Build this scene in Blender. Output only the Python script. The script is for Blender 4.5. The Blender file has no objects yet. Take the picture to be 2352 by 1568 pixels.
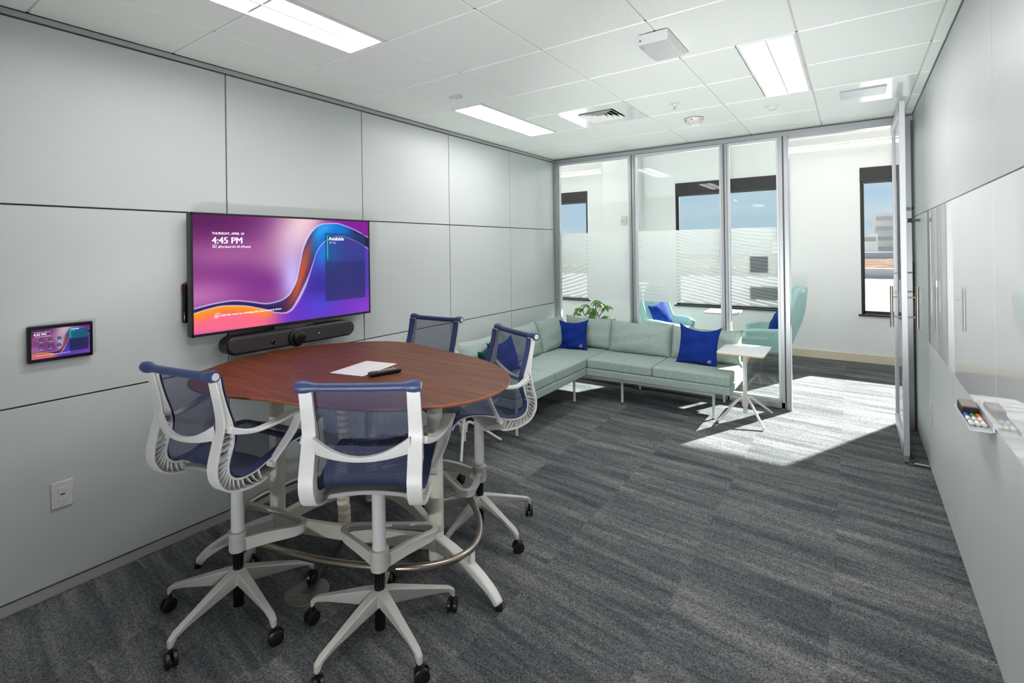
import bpy, bmesh, math, random
from mathutils import Vector, Matrix, Euler

C = bpy.context.scene.collection
SC = bpy.context.scene
PI = math.pi
W, D, H = 3.60, 4.90, 2.77          # room width, depth to the glass wall, ceiling height

# ------------------------------------------------------------------ camera
cam_d = bpy.data.cameras.new('camera')
cam = bpy.data.objects.new('camera', cam_d)
C.objects.link(cam)
yaw, pitch, roll = 0.6095, 0.002, -0.0135
F = Vector((-math.sin(yaw)*math.cos(pitch), math.cos(yaw)*math.cos(pitch), math.sin(pitch)))
R0 = Vector((math.cos(yaw), math.sin(yaw), 0))
U0 = R0.cross(F)
R1 = R0*math.cos(roll) + U0*math.sin(roll)
U1 = -R0*math.sin(roll) + U0*math.cos(roll)
M = Matrix((R1, U1, -F)).transposed().to_4x4()
M.translation = Vector((3.1649, -0.7587, 1.6362))
cam.matrix_world = M
cam_d.sensor_width = 36
cam_d.lens = 1144.49*36/2352
cam_d.shift_x = 0.00575
cam_d.shift_y = -0.09155
cam_d.clip_start = 0.02
cam_d.clip_end = 600
SC.camera = cam

# ------------------------------------------------------------------ view
SC.view_settings.view_transform = 'Standard'
SC.view_settings.look = 'None'
SC.view_settings.exposure = 0.36
SC.view_settings.gamma = 1.0
SC.view_settings.use_curve_mapping = False
SC.cycles.use_denoising = True
SC.cycles.max_bounces = 10
SC.cycles.diffuse_bounces = 8
SC.cycles.glossy_bounces = 5
SC.cycles.transmission_bounces = 8
SC.cycles.transparent_max_bounces = 24
SC.cycles.sample_clamp_indirect = 6.0
SC.cycles.caustics_reflective = False
SC.cycles.caustics_refractive = False

PANEL_L = 16.5        # ceiling panels
SPOT_W = 110.0  # added spotlights past the door, fill light for the panelled wall
UP_W = 195.0         # added can uplighters behind the camera, fill light for the ceiling
LINE_L = 12.0         # added pendant row, out of view close behind the glass wall
SKY = 0.92
SUN = 27.0

# ------------------------------------------------------------------ helpers: colour, nodes
def lin(c):
    return tuple(((x/255)/12.92 if x/255 <= 0.04045 else ((x/255+0.055)/1.055)**2.4) for x in c)

# ------------------------------------------------------------------ world: pale blue sky with thin cloud
wd = bpy.data.worlds.new('sky'); SC.world = wd; wd.use_nodes = True
nt = wd.node_tree; nt.nodes.clear()
o = nt.nodes.new('ShaderNodeOutputWorld'); bg = nt.nodes.new('ShaderNodeBackground')
tc = nt.nodes.new('ShaderNodeTexCoord'); sx = nt.nodes.new('ShaderNodeSeparateXYZ')
nt.links.new(tc.outputs['Generated'], sx.inputs[0])
rp = nt.nodes.new('ShaderNodeValToRGB'); nt.links.new(sx.outputs['Z'], rp.inputs[0])
e = rp.color_ramp.elements
e[0].position = 0.0; e[0].color = (*lin((194, 206, 214)), 1)
e[1].position = 0.45; e[1].color = (*lin((134, 174, 216)), 1)
k = e.new(0.03); k.color = (*lin((182, 202, 218)), 1)
k = e.new(0.12); k.color = (*lin((166, 196, 222)), 1)
mp = nt.nodes.new('ShaderNodeMapping'); mp.inputs['Scale'].default_value = (1.5, 1.5, 14)
nt.links.new(tc.outputs['Generated'], mp.inputs[0])
nz = nt.nodes.new('ShaderNodeTexNoise'); nz.inputs['Scale'].default_value = 2.2; nz.inputs['Detail'].default_value = 5
nt.links.new(mp.outputs[0], nz.inputs[0])
cr = nt.nodes.new('ShaderNodeValToRGB'); cr.color_ramp.elements[0].position = .45; cr.color_ramp.elements[1].position = .75
cr.color_ramp.elements[1].color = (.35, .35, .35, 1)
nt.links.new(nz.outputs[0], cr.inputs[0])
mx = nt.nodes.new('ShaderNodeMix'); mx.data_type = 'RGBA'
nt.links.new(cr.outputs[0], mx.inputs[0]); nt.links.new(rp.outputs[0], mx.inputs[6]); mx.inputs[7].default_value = (*lin((225, 230, 232)), 1)
nt.links.new(mx.outputs[2], bg.inputs[0]); bg.inputs[1].default_value = SKY
nt.links.new(bg.outputs[0], o.inputs[0])

# sun, coming in low through the far windows
sl = bpy.data.lights.new('sun', 'SUN'); sl.energy = SUN; sl.angle = math.radians(0.55); sl.color = (1.0, .97, .93)
so = bpy.data.objects.new('sun', sl); C.objects.link(so)
el = math.radians(27.5)
sd = Vector((-.43*math.cos(el), -.903*math.cos(el), -math.sin(el)))
so.rotation_euler = sd.to_track_quat('-Z', 'Y').to_euler()
so.location = (20, 40, 30)

# ------------------------------------------------------------------ materials
def new_mat(name):
    m = bpy.data.materials.new(name); m.use_nodes = True
    return m, m.node_tree.nodes, m.node_tree.links, m.node_tree.nodes['Principled BSDF']

def pm(name, rgb, rough=.5, metal=0., spec=.5, noise=0., nscale=60, bump=0., coat=0., sheen=0., stretch=None):
    m, n, l, b = new_mat(name)
    col = (*lin(rgb), 1)
    b.inputs['Base Color'].default_value = col
    b.inputs['Roughness'].default_value = rough
    b.inputs['Metallic'].default_value = metal
    b.inputs['Specular IOR Level'].default_value = spec
    b.inputs['Coat Weight'].default_value = coat
    b.inputs['Sheen Weight'].default_value = sheen
    if noise or bump:
        t = n.new('ShaderNodeTexCoord'); z = n.new('ShaderNodeTexNoise')
        z.inputs['Scale'].default_value = nscale; z.inputs['Detail'].default_value = 3
        src = t.outputs['Object']
        if stretch:
            mpp = n.new('ShaderNodeMapping'); mpp.inputs['Scale'].default_value = stretch
            l.new(src, mpp.inputs[0]); src = mpp.outputs[0]
        l.new(src, z.inputs['Vector'])
        if noise:
            r = n.new('ShaderNodeMapRange')
            r.inputs['From Min'].default_value = .3; r.inputs['From Max'].default_value = .7
            r.inputs['To Min'].default_value = 1-noise; r.inputs['To Max'].default_value = 1+noise
            l.new(z.outputs[0], r.inputs[0])
            v = n.new('ShaderNodeMix'); v.data_type = 'RGBA'; v.blend_type = 'MULTIPLY'; v.inputs[0].default_value = 1
            v.inputs[6].default_value = col; l.new(r.outputs[0], v.inputs[7])
            l.new(v.outputs[2], b.inputs['Base Color'])
        if bump:
            bp = n.new('ShaderNodeBump'); bp.inputs['Strength'].default_value = bump; bp.inputs['Distance'].default_value = .003
            l.new(z.outputs[0], bp.inputs['Height']); l.new(bp.outputs[0], b.inputs['Normal'])
    return m

def em(name, rgb, s=1.0):
    m = bpy.data.materials.new(name); m.use_nodes = True
    n = m.node_tree.nodes; n.clear()
    e_ = n.new('ShaderNodeEmission'); e_.inputs[0].default_value = (*lin(rgb), 1); e_.inputs[1].default_value = s
    o_ = n.new('ShaderNodeOutputMaterial'); m.node_tree.links.new(e_.outputs[0], o_.inputs[0])
    return m

MT = {}
MT['wall'] = pm('wall_panel_laminate', (193, 198, 198), .38, spec=.35, noise=.02, nscale=400)
MT['wall_r'] = pm('satin_wall_panel', (204, 207, 209), .42, spec=.30, noise=.02, nscale=400)
MT['board'] = pm('glossy_markerboard', (220, 221, 223), .012, spec=.85)
MT['gap'] = pm('panel_reveal', (96, 95, 90), .6)
MT['base_strip'] = pm('base_strip', (170, 171, 170), .5)
MT['tile'] = pm('ceiling_tile', (247, 250, 246), .95, spec=.1, noise=.035, nscale=140, bump=.08)
MT['grid'] = pm('ceiling_grid', (206, 209, 204), .6)
MT['white'] = pm('white_plastic', (208, 207, 207), .38, noise=.01, nscale=200)
MT['white_metal'] = pm('white_powder_coat', (232, 231, 228), .4, noise=.01, nscale=200)
MT['cream_metal'] = pm('warm_white_powder_coat', (228, 224, 212), .4, noise=.01, nscale=200)
MT['base_grey'] = pm('light_grey_nylon', (190, 189, 185), .5, noise=.04, nscale=500)
MT['under_grey'] = pm('seat_pan_grey', (158, 157, 157), .5, noise=.02, nscale=300)
MT['black'] = pm('black_plastic', (18, 18, 20), .35, noise=.05, nscale=200)
MT['black_gloss'] = pm('black_gloss', (8, 8, 10), .12, noise=.02, nscale=100)
MT['alu'] = pm('anodised_aluminium', (176, 178, 182), .35, metal=.75, noise=.02, nscale=200)
MT['alu_light'] = pm('light_aluminium', (205, 207, 212), .4, metal=.35, noise=.02, nscale=200)
MT['alu_dark'] = pm('dark_gasket', (82, 82, 84), .5)
MT['lid_metal'] = pm('floor_lid_metal', (150, 148, 144), .35, metal=.9, noise=.05, nscale=60)
MT['steel'] = pm('brushed_steel', (168, 158, 146), .28, metal=1., noise=.06, nscale=30, stretch=(1, 1, 40))
MT['darkframe'] = pm('charcoal_window_frame', (32, 30, 33), .5, noise=.03, nscale=100)
MT['farwall'] = pm('white_paint', (230, 233, 235), .8, noise=.01, nscale=300)
MT['beige'] = pm('beige_rubber_base', (214, 204, 184), .6, noise=.02, nscale=200)
MT['farceil'] = pm('far_ceiling', (215, 212, 205), .9)
MT['navy'] = pm('navy_seat_edge', (46, 58, 100), .55, noise=.25, nscale=400)
MT['blue_pillow'] = pm('royal_blue_canvas', (20, 48, 132), .9, spec=.15, noise=.10, nscale=300, bump=.2)
MT['teal_pillow'] = pm('dark_teal_canvas', (16, 58, 62), .85, spec=.2, noise=.10, nscale=300, bump=.2)
MT['mark'] = pm('white_print', (200, 210, 235), .7)
MT['aqua'] = pm('aqua_wool', (164, 201, 199), .9, spec=.2, noise=.05, nscale=250, bump=.2, sheen=.2)
MT['oak'] = pm('oak_leg', (196, 152, 116), .5, noise=.12, nscale=30, stretch=(8, 8, 1))
MT['ply'] = pm('birch_edge', (206, 172, 122), .6, noise=.15, nscale=40, stretch=(1, 1, 30))
MT['leaf'] = pm('leaf_green', (70, 122, 40), .4, noise=.35, nscale=14)
MT['stem'] = pm('stem_brown', (96, 78, 54), .8, noise=.2, nscale=60)
MT['pot'] = pm('pale_planter', (214, 212, 206), .5, noise=.03, nscale=60)
MT['soil'] = pm('potting_soil', (52, 40, 30), .95, noise=.4, nscale=80)
MT['bldg'] = pm('distant_facade', (214, 208, 200), .9, noise=.1, nscale=.3)
MT['bldg2'] = pm('distant_pale_facade', (236, 230, 222), .9, noise=.12, nscale=.25)
MT['glassband'] = pm('distant_window_band', (176, 174, 170), .4)
MT['roof_white'] = pm('white_roof_membrane', (246, 246, 243), 1, spec=0, noise=.03, nscale=2)
MT['roof_brown'] = pm('dry_sedum_roof', (112, 95, 83), 1, spec=0, noise=.5, nscale=1.4)
MT['parapet'] = pm('grey_parapet', (150, 144, 138), .9, noise=.08, nscale=1)
MT['green'] = pm('green_marker', (40, 150, 60), .4)
MT['orange'] = pm('orange_marker', (226, 96, 36), .4)
MT['bluem'] = pm('blue_marker', (40, 70, 170), .4)
MT['eraser'] = pm('eraser_felt', (62, 60, 60), .9, noise=.3, nscale=300)
MT['eraser_top'] = pm('eraser_top', (150, 140, 134), .7, noise=.15, nscale=200)
MT['red'] = pm('red_button', (214, 40, 50), .4)
MT['panel_light'] = em('lamp_diffuser', (255, 251, 249), PANEL_L)
MT['fill_lens'] = em('added_fill_lens', (255, 250, 244), 20)  # glowing lenses of the added uplighters and spotlights
MT['line_soft'] = em('slim_pendant_diffuser', (255, 247, 238), 5.0)
MT['added_line'] = em('added_pendant_diffuser', (255, 249, 242), LINE_L)
MT['led'] = em('green_led', (40, 230, 120), 2.0)
MT['redled'] = em('red_led', (200, 30, 24), .5)
MT['ink'] = pm('orange_print', (224, 120, 60), .6)
MT['txt'] = em('screen_text', (245, 245, 255), .95)
MT['txt_green'] = em('screen_green', (60, 235, 110), .9)
MT['txt_dim'] = em('screen_text_dim', (215, 222, 240), .75)
MT['icon_dark'] = em('screen_icon', (52, 44, 62), .8)
MT['amber'] = pm('amber_button', (200, 150, 40), .4)
MT['grille'] = pm('perforated_grille', (150, 158, 156), .6, noise=.12, nscale=8, stretch=(1, 40, 1))
MT['whitegloss'] = pm('gloss_white_metal', (236, 237, 234), .15, spec=.7)
MT['dark_void'] = pm('duct_interior', (40, 44, 40), .9)
MT['speaker'] = pm('charcoal_speaker_cloth', (62, 60, 63), .95, spec=.2, noise=.25, nscale=700)
MT['table_white'] = pm('white_laminate_top', (240, 240, 238), .3)
MT['grey_panel'] = pm('dark_slate_panel', (60, 62, 82), .5)

def fabric_mat():
    m, n, l, b = new_mat('sage_melange')
    t = n.new('ShaderNodeNewGeometry')
    mpp = n.new('ShaderNodeMapping'); mpp.inputs['Scale'].default_value = (55, 230, 520); l.new(t.outputs['Position'], mpp.inputs[0])
    z = n.new('ShaderNodeTexNoise'); z.inputs['Scale'].default_value = 1; z.inputs['Detail'].default_value = 2
    l.new(mpp.outputs[0], z.inputs['Vector'])
    r = n.new('ShaderNodeValToRGB')
    r.color_ramp.elements[0].position = .30; r.color_ramp.elements[0].color = (*lin((124, 144, 139)), 1)
    r.color_ramp.elements[1].position = .70; r.color_ramp.elements[1].color = (*lin((182, 197, 190)), 1)
    l.new(z.outputs[0], r.inputs[0]); l.new(r.outputs[0], b.inputs['Base Color'])
    b.inputs['Roughness'].default_value = .95; b.inputs['Specular IOR Level'].default_value = .2
    b.inputs['Sheen Weight'].default_value = .1
    bp = n.new('ShaderNodeBump'); bp.inputs['Strength'].default_value = .15; bp.inputs['Distance'].default_value = .002
    l.new(z.outputs[0], bp.inputs['Height']); l.new(bp.outputs[0], b.inputs['Normal'])
    return m
MT['sage'] = fabric_mat()

def carpet_mat():
    m, n, l, b = new_mat('striated_carpet_tile')
    def math_(op, a, bb=None):
        x = n.new('ShaderNodeMath'); x.operation = op
        for i, q in enumerate((a, bb)):
            if q is None: continue
            if isinstance(q, (int, float)): x.inputs[i].default_value = q
            else: l.new(q, x.inputs[i])
        return x.outputs[0]
    g = n.new('ShaderNodeNewGeometry'); s = n.new('ShaderNodeSeparateXYZ'); l.new(g.outputs['Position'], s.inputs[0])
    x, y = s.outputs['X'], s.outputs['Y']
    tx = math_('FLOOR', math_('DIVIDE', math_('SUBTRACT', x, .62), .61))
    wn0 = n.new('ShaderNodeTexWhiteNoise'); wn0.noise_dimensions = '1D'; l.new(tx, wn0.inputs['W'])
    ty = math_('FLOOR', math_('DIVIDE', math_('ADD', y, math_('MULTIPLY', wn0.outputs['Value'], .15)), .305))
    cmb = n.new('ShaderNodeCombineXYZ'); l.new(tx, cmb.inputs[0]); l.new(ty, cmb.inputs[1])
    wn = n.new('ShaderNodeTexWhiteNoise'); wn.noise_dimensions = '2D'; l.new(cmb.outputs[0], wn.inputs['Vector'])
    off = math_('MULTIPLY', wn.outputs['Value'], 40)
    off0 = math_('MULTIPLY', wn0.outputs['Value'], 17)
    # drift of the streaks: they wander a little along their length
    def streak(sx_, sy_, det, o_):
        c = n.new('ShaderNodeCombineXYZ')
        l.new(math_('ADD', math_('MULTIPLY', x, sx_), o_), c.inputs[0])
        l.new(math_('MULTIPLY', math_('ADD', y, math_('MULTIPLY', x, .10)), sy_), c.inputs[1]); l.new(o_, c.inputs[2])
        z = n.new('ShaderNodeTexNoise'); z.inputs['Scale'].default_value = 1; z.inputs['Detail'].default_value = det
        z.inputs['Roughness'].default_value = .6; z.inputs['Distortion'].default_value = .4
        l.new(c.outputs[0], z.inputs['Vector']); return z.outputs[0]
    a = streak(1.1, 11, 4, off); c2 = streak(1.8, 42, 3, off); c3 = streak(.9, 5, 2, off0)
    v = math_('ADD', math_('ADD', math_('MULTIPLY', a, .55), math_('MULTIPLY', c2, .25)), math_('MULTIPLY', c3, .35))
    r = n.new('ShaderNodeValToRGB'); l.new(math_('SUBTRACT', v, .075), r.inputs[0])
    e = r.color_ramp.elements
    e[0].position = .34; e[0].color = (*lin((64, 67, 71)), 1)
    e[1].position = .68; e[1].color = (*lin((130, 128, 124)), 1)
    k = e.new(.46); k.color = (*lin((84, 87, 90)), 1)
    k = e.new(.57); k.color = (*lin((106, 108, 109)), 1)
    # loop pile
    vo = n.new('ShaderNodeTexVoronoi'); vo.inputs['Scale'].default_value = 210
    l.new(g.outputs['Position'], vo.inputs['Vector'])
    wr = n.new('ShaderNodeSeparateColor'); l.new(vo.outputs['Color'], wr.inputs[0])
    mr = n.new('ShaderNodeMapRange'); mr.inputs['To Min'].default_value = .45; mr.inputs['To Max'].default_value = 1.6
    l.new(wr.outputs[0], mr.inputs[0])
    mxx = n.new('ShaderNodeMix'); mxx.data_type = 'RGBA'; mxx.blend_type = 'MULTIPLY'; mxx.inputs[0].default_value = 1
    l.new(r.outputs[0], mxx.inputs[6]); l.new(mr.outputs[0], mxx.inputs[7]); l.new(mxx.outputs[2], b.inputs['Base Color'])
    b.inputs['Roughness'].default_value = .95; b.inputs['Specular IOR Level'].default_value = .15
    bp = n.new('ShaderNodeBump'); bp.inputs['Strength'].default_value = .5; bp.inputs['Distance'].default_value = .003
    l.new(vo.outputs['Distance'], bp.inputs['Height']); l.new(bp.outputs[0], b.inputs['Normal'])
    return m
MT['carpet'] = carpet_mat()

def walnut_mat():
    m, n, l, b = new_mat('walnut_veneer')
    t = n.new('ShaderNodeTexCoord')
    mpp = n.new('ShaderNodeMapping'); mpp.inputs['Rotation'].default_value = (0, 0, math.radians(-10)); mpp.inputs['Scale'].default_value = (2.0, 60, 10)
    l.new(t.outputs['Object'], mpp.inputs[0])
    z = n.new('ShaderNodeTexNoise'); z.inputs['Scale'].default_value = 1; z.inputs['Detail'].default_value = 6; z.inputs['Distortion'].default_value = .6
    l.new(mpp.outputs[0], z.inputs['Vector'])
    r = n.new('ShaderNodeValToRGB')
    e = r.color_ramp.elements
    e[0].position = .32; e[0].color = (*lin((74, 39, 24)), 1)
    e[1].position = .68; e[1].color = (*lin((116, 67, 42)), 1)
    k = e.new(.5); k.color = (*lin((96, 52, 31)), 1)
    l.new(z.outputs[0], r.inputs[0]); l.new(r.outputs[0], b.inputs['Base Color'])
    b.inputs['Roughness'].default_value = .42; b.inputs['Specular IOR Level'].default_value = .16
    return m
MT['walnut'] = walnut_mat()
MT['walnut_edge'] = pm('walnut_edge_band', (140, 82, 52), .4, noise=.12, nscale=20)

def mesh_mat():
    m, n, l, b = new_mat('navy_woven_mesh')
    t = n.new('ShaderNodeTexCoord'); s = n.new('ShaderNodeSeparateXYZ'); l.new(t.outputs['Object'], s.inputs[0])
    w = n.new('ShaderNodeMath'); w.operation = 'MULTIPLY'; w.inputs[1].default_value = 2*PI/.0050; l.new(s.outputs['X'], w.inputs[0])
    sn = n.new('ShaderNodeMath'); sn.operation = 'SINE'; l.new(w.outputs[0], sn.inputs[0])
    ab = n.new('ShaderNodeMapRange'); ab.inputs['From Min'].default_value = -1; ab.inputs['To Min'].default_value = .32; ab.inputs['To Max'].default_value = .98
    l.new(sn.outputs[0], ab.inputs[0])
    lw = n.new('ShaderNodeLayerWeight'); lw.inputs[0].default_value = .35      # a weave closes up when seen edge-on
    ad = n.new('ShaderNodeMath'); ad.operation = 'MAXIMUM'; l.new(ab.outputs[0], ad.inputs[0]); l.new(lw.outputs['Facing'], ad.inputs[1])
    b.inputs['Base Color'].default_value = (*lin((36, 46, 86)), 1); b.inputs['Roughness'].default_value = .6
    tr = n.new('ShaderNodeBsdfTransparent'); mx_ = n.new('ShaderNodeMixShader')
    l.new(ad.outputs[0], mx_.inputs[0]); l.new(tr.outputs[0], mx_.inputs[1]); l.new(b.outputs[0], mx_.inputs[2])
    l.new(mx_.outputs[0], n['Material Output'].inputs[0])
    return m
MT['mesh'] = mesh_mat()

def roll_mat():
    m, n, l, b = new_mat('navy_rolled_mesh')
    t = n.new('ShaderNodeTexCoord'); s = n.new('ShaderNodeSeparateXYZ'); l.new(t.outputs['Object'], s.inputs[0])
    w = n.new('ShaderNodeMath'); w.operation = 'MULTIPLY'; w.inputs[1].default_value = 2*PI/.0050; l.new(s.outputs['X'], w.inputs[0])
    sn = n.new('ShaderNodeMath'); sn.operation = 'SINE'; l.new(w.outputs[0], sn.inputs[0])
    r = n.new('ShaderNodeValToRGB'); mr = n.new('ShaderNodeMapRange'); mr.inputs['From Min'].default_value = -1
    l.new(sn.outputs[0], mr.inputs[0]); l.new(mr.outputs[0], r.inputs[0])
    r.color_ramp.elements[0].color = (*lin((30, 38, 74)), 1); r.color_ramp.elements[1].color = (*lin((62, 76, 122)), 1)
    l.new(r.outputs[0], b.inputs['Base Color']); b.inputs['Roughness'].default_value = .45
    return m
MT['roll'] = roll_mat()

def glass_mat():
    m = bpy.data.materials.new('clear_glass'); m.use_nodes = True
    n = m.node_tree.nodes; l = m.node_tree.links; n.clear()
    o_ = n.new('ShaderNodeOutputMaterial'); tr = n.new('ShaderNodeBsdfTransparent'); tr.inputs[0].default_value = (.955, .975, .965, 1)
    gl = n.new('ShaderNodeBsdfGlossy'); gl.inputs['Roughness'].default_value = .0
    fr = n.new('ShaderNodeFresnel'); ge = n.new('ShaderNodeNewGeometry'); ir = n.new('ShaderNodeMapRange')     # both faces of a thin pane reflect alike
    ir.inputs['To Min'].default_value = 1.25; ir.inputs['To Max'].default_value = 1/1.25; l.new(ge.outputs['Backfacing'], ir.inputs[0]); l.new(ir.outputs[0], fr.inputs[0])
    mx_ = n.new('ShaderNodeMixShader'); l.new(fr.outputs[0], mx_.inputs[0]); l.new(tr.outputs[0], mx_.inputs[1]); l.new(gl.outputs[0], mx_.inputs[2])
    l.new(mx_.outputs[0], o_.inputs[0]); return m
MT['glass'] = glass_mat()

def film_mat():
    m = bpy.data.materials.new('frosted_wave_film'); m.use_nodes = True
    n = m.node_tree.nodes; l = m.node_tree.links; n.clear()
    def math_(op, a, bb=None):
        x = n.new('ShaderNodeMath'); x.operation = op
        for i, q in enumerate((a, bb)):
            if q is None: continue
            if isinstance(q, (int, float)): x.inputs[i].default_value = q
            else: l.new(q, x.inputs[i])
        return x.outputs[0]
    g = n.new('ShaderNodeNewGeometry'); s = n.new('ShaderNodeSeparateXYZ'); l.new(g.outputs['Position'], s.inputs[0])
    x, z = s.outputs['X'], s.outputs['Z']
    zz = math_('SUBTRACT', 1.82, z)
    # waves sweep across the three panes, the crest drifting sideways towards the bottom edge
    wv = math_('MULTIPLY', math_('COSINE', math_('MULTIPLY', math_('SUBTRACT', x, math_('ADD', .92, math_('MULTIPLY', zz, .50))), 2.0)), math_('SUBTRACT', .165, math_('MULTIPLY', zz, .03)))
    ph = math_('SUBTRACT', z, wv)
    fr = math_('FRACT', math_('DIVIDE', ph, .041))
    clear = math_('LESS_THAN', fr, .085)
    tl = n.new('ShaderNodeBsdfTranslucent'); tl.inputs[0].default_value = (.79, .81, .81, 1)
    df = n.new('ShaderNodeBsdfDiffuse'); df.inputs[0].default_value = (.80, .81, .81, 1)
    m1 = n.new('ShaderNodeMixShader'); m1.inputs[0].default_value = .26; l.new(tl.outputs[0], m1.inputs[1]); l.new(df.outputs[0], m1.inputs[2])
    tr = n.new('ShaderNodeBsdfTransparent')
    m0 = n.new('ShaderNodeMixShader'); m0.inputs[0].default_value = .975; l.new(tr.outputs[0], m0.inputs[1]); l.new(m1.outputs[0], m0.inputs[2])
    m2 = n.new('ShaderNodeMixShader'); l.new(clear, m2.inputs[0]); l.new(m0.outputs[0], m2.inputs[1]); l.new(tr.outputs[0], m2.inputs[2])
    o_ = n.new('ShaderNodeOutputMaterial'); l.new(m2.outputs[0], o_.inputs[0]); return m
MT['film'] = film_mat()

def screen_mat(s=1.0):
    m = bpy.data.materials.new('lit_screen'); m.use_nodes = True
    n = m.node_tree.nodes; l = m.node_tree.links; n.clear()
    a = n.new('ShaderNodeAttribute'); a.attribute_name = 'picture'
    e_ = n.new('ShaderNodeEmission'); e_.inputs[1].default_value = s; l.new(a.outputs['Color'], e_.inputs[0])
    gl = n.new('ShaderNodeBsdfGlossy'); gl.inputs['Roughness'].default_value = .25; gl.inputs[0].default_value = (.02, .02, .02, 1)
    ad = n.new('ShaderNodeAddShader'); l.new(e_.outputs[0], ad.inputs[0]); l.new(gl.outputs[0], ad.inputs[1])
    o_ = n.new('ShaderNodeOutputMaterial'); l.new(ad.outputs[0], o_.inputs[0]); return m
MT['screen'] = screen_mat(.85)

# ------------------------------------------------------------------ mesh builder
class MB:
    def __init__(s): s.v = []; s.f = []
    def add(s, vs, fs):
        k = len(s.v); s.v += [tuple(p) for p in vs]; s.f += [tuple(i+k for i in f) for f in fs]; return s
    def box(s, c, d, rot=None):
        h = [x/2 for x in d]
        p = [Vector((a*h[0], b*h[1], e*h[2])) for a in (-1, 1) for b in (-1, 1) for e in (-1, 1)]
        if rot: 
            m = Euler(rot).to_matrix(); p = [m @ q for q in p]
        c = Vector(c); p = [q+c for q in p]
        return s.add(p, [(0, 1, 3, 2), (4, 6, 7, 5), (0, 4, 5, 1), (2, 3, 7, 6), (0, 2, 6, 4), (1, 5, 7, 3)])
    def bb(s, x0, x1, y0, y1, z0, z1):
        return s.box(((x0+x1)/2, (y0+y1)/2, (z0+z1)/2), (abs(x1-x0), abs(y1-y0), abs(z1-z0)))
    def lathe(s, prof, n=20, c=(0, 0, 0), axis='z', cap=True):
        vs = []; fs = []
        for r, z in prof:
            for k in range(n):
                a = 2*PI*k/n; q = (r*math.cos(a), r*math.sin(a), z)
                if axis == 'x': q = (q[2], q[0], q[1])
                elif axis == 'y': q = (q[1], q[2], q[0])
                vs.append((q[0]+c[0], q[1]+c[1], q[2]+c[2]))
        m = len(prof)
        for i in range(m-1):
            for k in range(n):
                fs.append((i*n+k, i*n+(k+1) % n, (i+1)*n+(k+1) % n, (i+1)*n+k))
        if cap:
            fs.append(tuple(reversed(range(n)))); fs.append(tuple(range((m-1)*n, m*n)))
        return s.add(vs, fs)
    def cyl(s, p, q, r, n=14, r2=None):
        return s.tube([p, q], [r, r if r2 is None else r2], n)
    def tube(s, pts, r, n=10, closed=False, flat=None):
        """round tube along pts; flat=(a,b) squashes the section (a across, b along up)"""
        pts = [Vector(p) for p in pts]; m = len(pts)
        rs = r if isinstance(r, (list, tuple)) else [r]*m
        vs = []; fs = []
        prev = None
        for i, p in enumerate(pts):
            if closed: t = pts[(i+1) % m]-pts[(i-1) % m]
            else: t = pts[min(i+1, m-1)]-pts[max(i-1, 0)]
            t.normalize()
            if prev is None:
                up = Vector((0, 0, 1)) if abs(t.z) < .9 else Vector((0, 1, 0))
                a = t.cross(up).normalized()
            else:
                a = (prev - t*prev.dot(t)).normalized()
            prev = a; b = t.cross(a)
            for k in range(n):
                g = 2*PI*k/n
                vs.append(p + a*math.cos(g)*rs[i]*(flat[0] if flat else 1) + b*math.sin(g)*rs[i]*(flat[1] if flat else 1))
        for i in range(m if closed else m-1):
            j = (i+1) % m
            for k in range(n):
                fs.append((i*n+k, i*n+(k+1) % n, j*n+(k+1) % n, j*n+k))
        if not closed:
            fs.append(tuple(reversed(range(n)))); fs.append(tuple(range((m-1)*n, m*n)))
        return s.add(vs, fs)
    def strip(s, pts, side, w, t, closed=False):
        """rectangular section swept along pts: width w along `side`, thickness t across; w,t scalars or lists"""
        pts = [Vector(p) for p in pts]; m = len(pts); side = Vector(side).normalized()
        ws = w if isinstance(w, (list, tuple)) else [w]*m
        ts = t if isinstance(t, (list, tuple)) else [t]*m
        vs = []; fs = []
        for i, p in enumerate(pts):
            d = (pts[(i+1) % m]-pts[(i-1) % m]) if closed else pts[min(i+1, m-1)]-pts[max(i-1, 0)]
            nrm = d.cross(side)
            if nrm.length < 1e-6: nrm = Vector((0, 0, 1))
            nrm.normalize()
            a = side*ws[i]/2; b = nrm*ts[i]/2
            vs += [p-a-b, p+a-b, p+a+b, p-a+b]
        for i in range(m if closed else m-1):
            j = (i+1) % m
            for k in range(4): fs.append((i*4+k, i*4+(k+1) % 4, j*4+(k+1) % 4, j*4+k))
        if not closed: fs += [(3, 2, 1, 0), tuple((m-1)*4+k for k in range(4))]
        return s.add(vs, fs)
    def prism(s, poly, z0, z1):
        n = len(poly)
        vs = [(x, y, z0) for x, y in poly]+[(x, y, z1) for x, y in poly]
        fs = [tuple(reversed(range(n))), tuple(range(n, 2*n))]+[(i, (i+1) % n, n+(i+1) % n, n+i) for i in range(n)]
        return s.add(vs, fs)
    def grid(s, nu, nv, fn):
        vs = [fn(i/(nu-1), j/(nv-1)) for j in range(nv) for i in range(nu)]
        fs = [(j*nu+i, j*nu+i+1, (j+1)*nu+i+1, (j+1)*nu+i) for j in range(nv-1) for i in range(nu-1)]
        return s.add(vs, fs)
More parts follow.
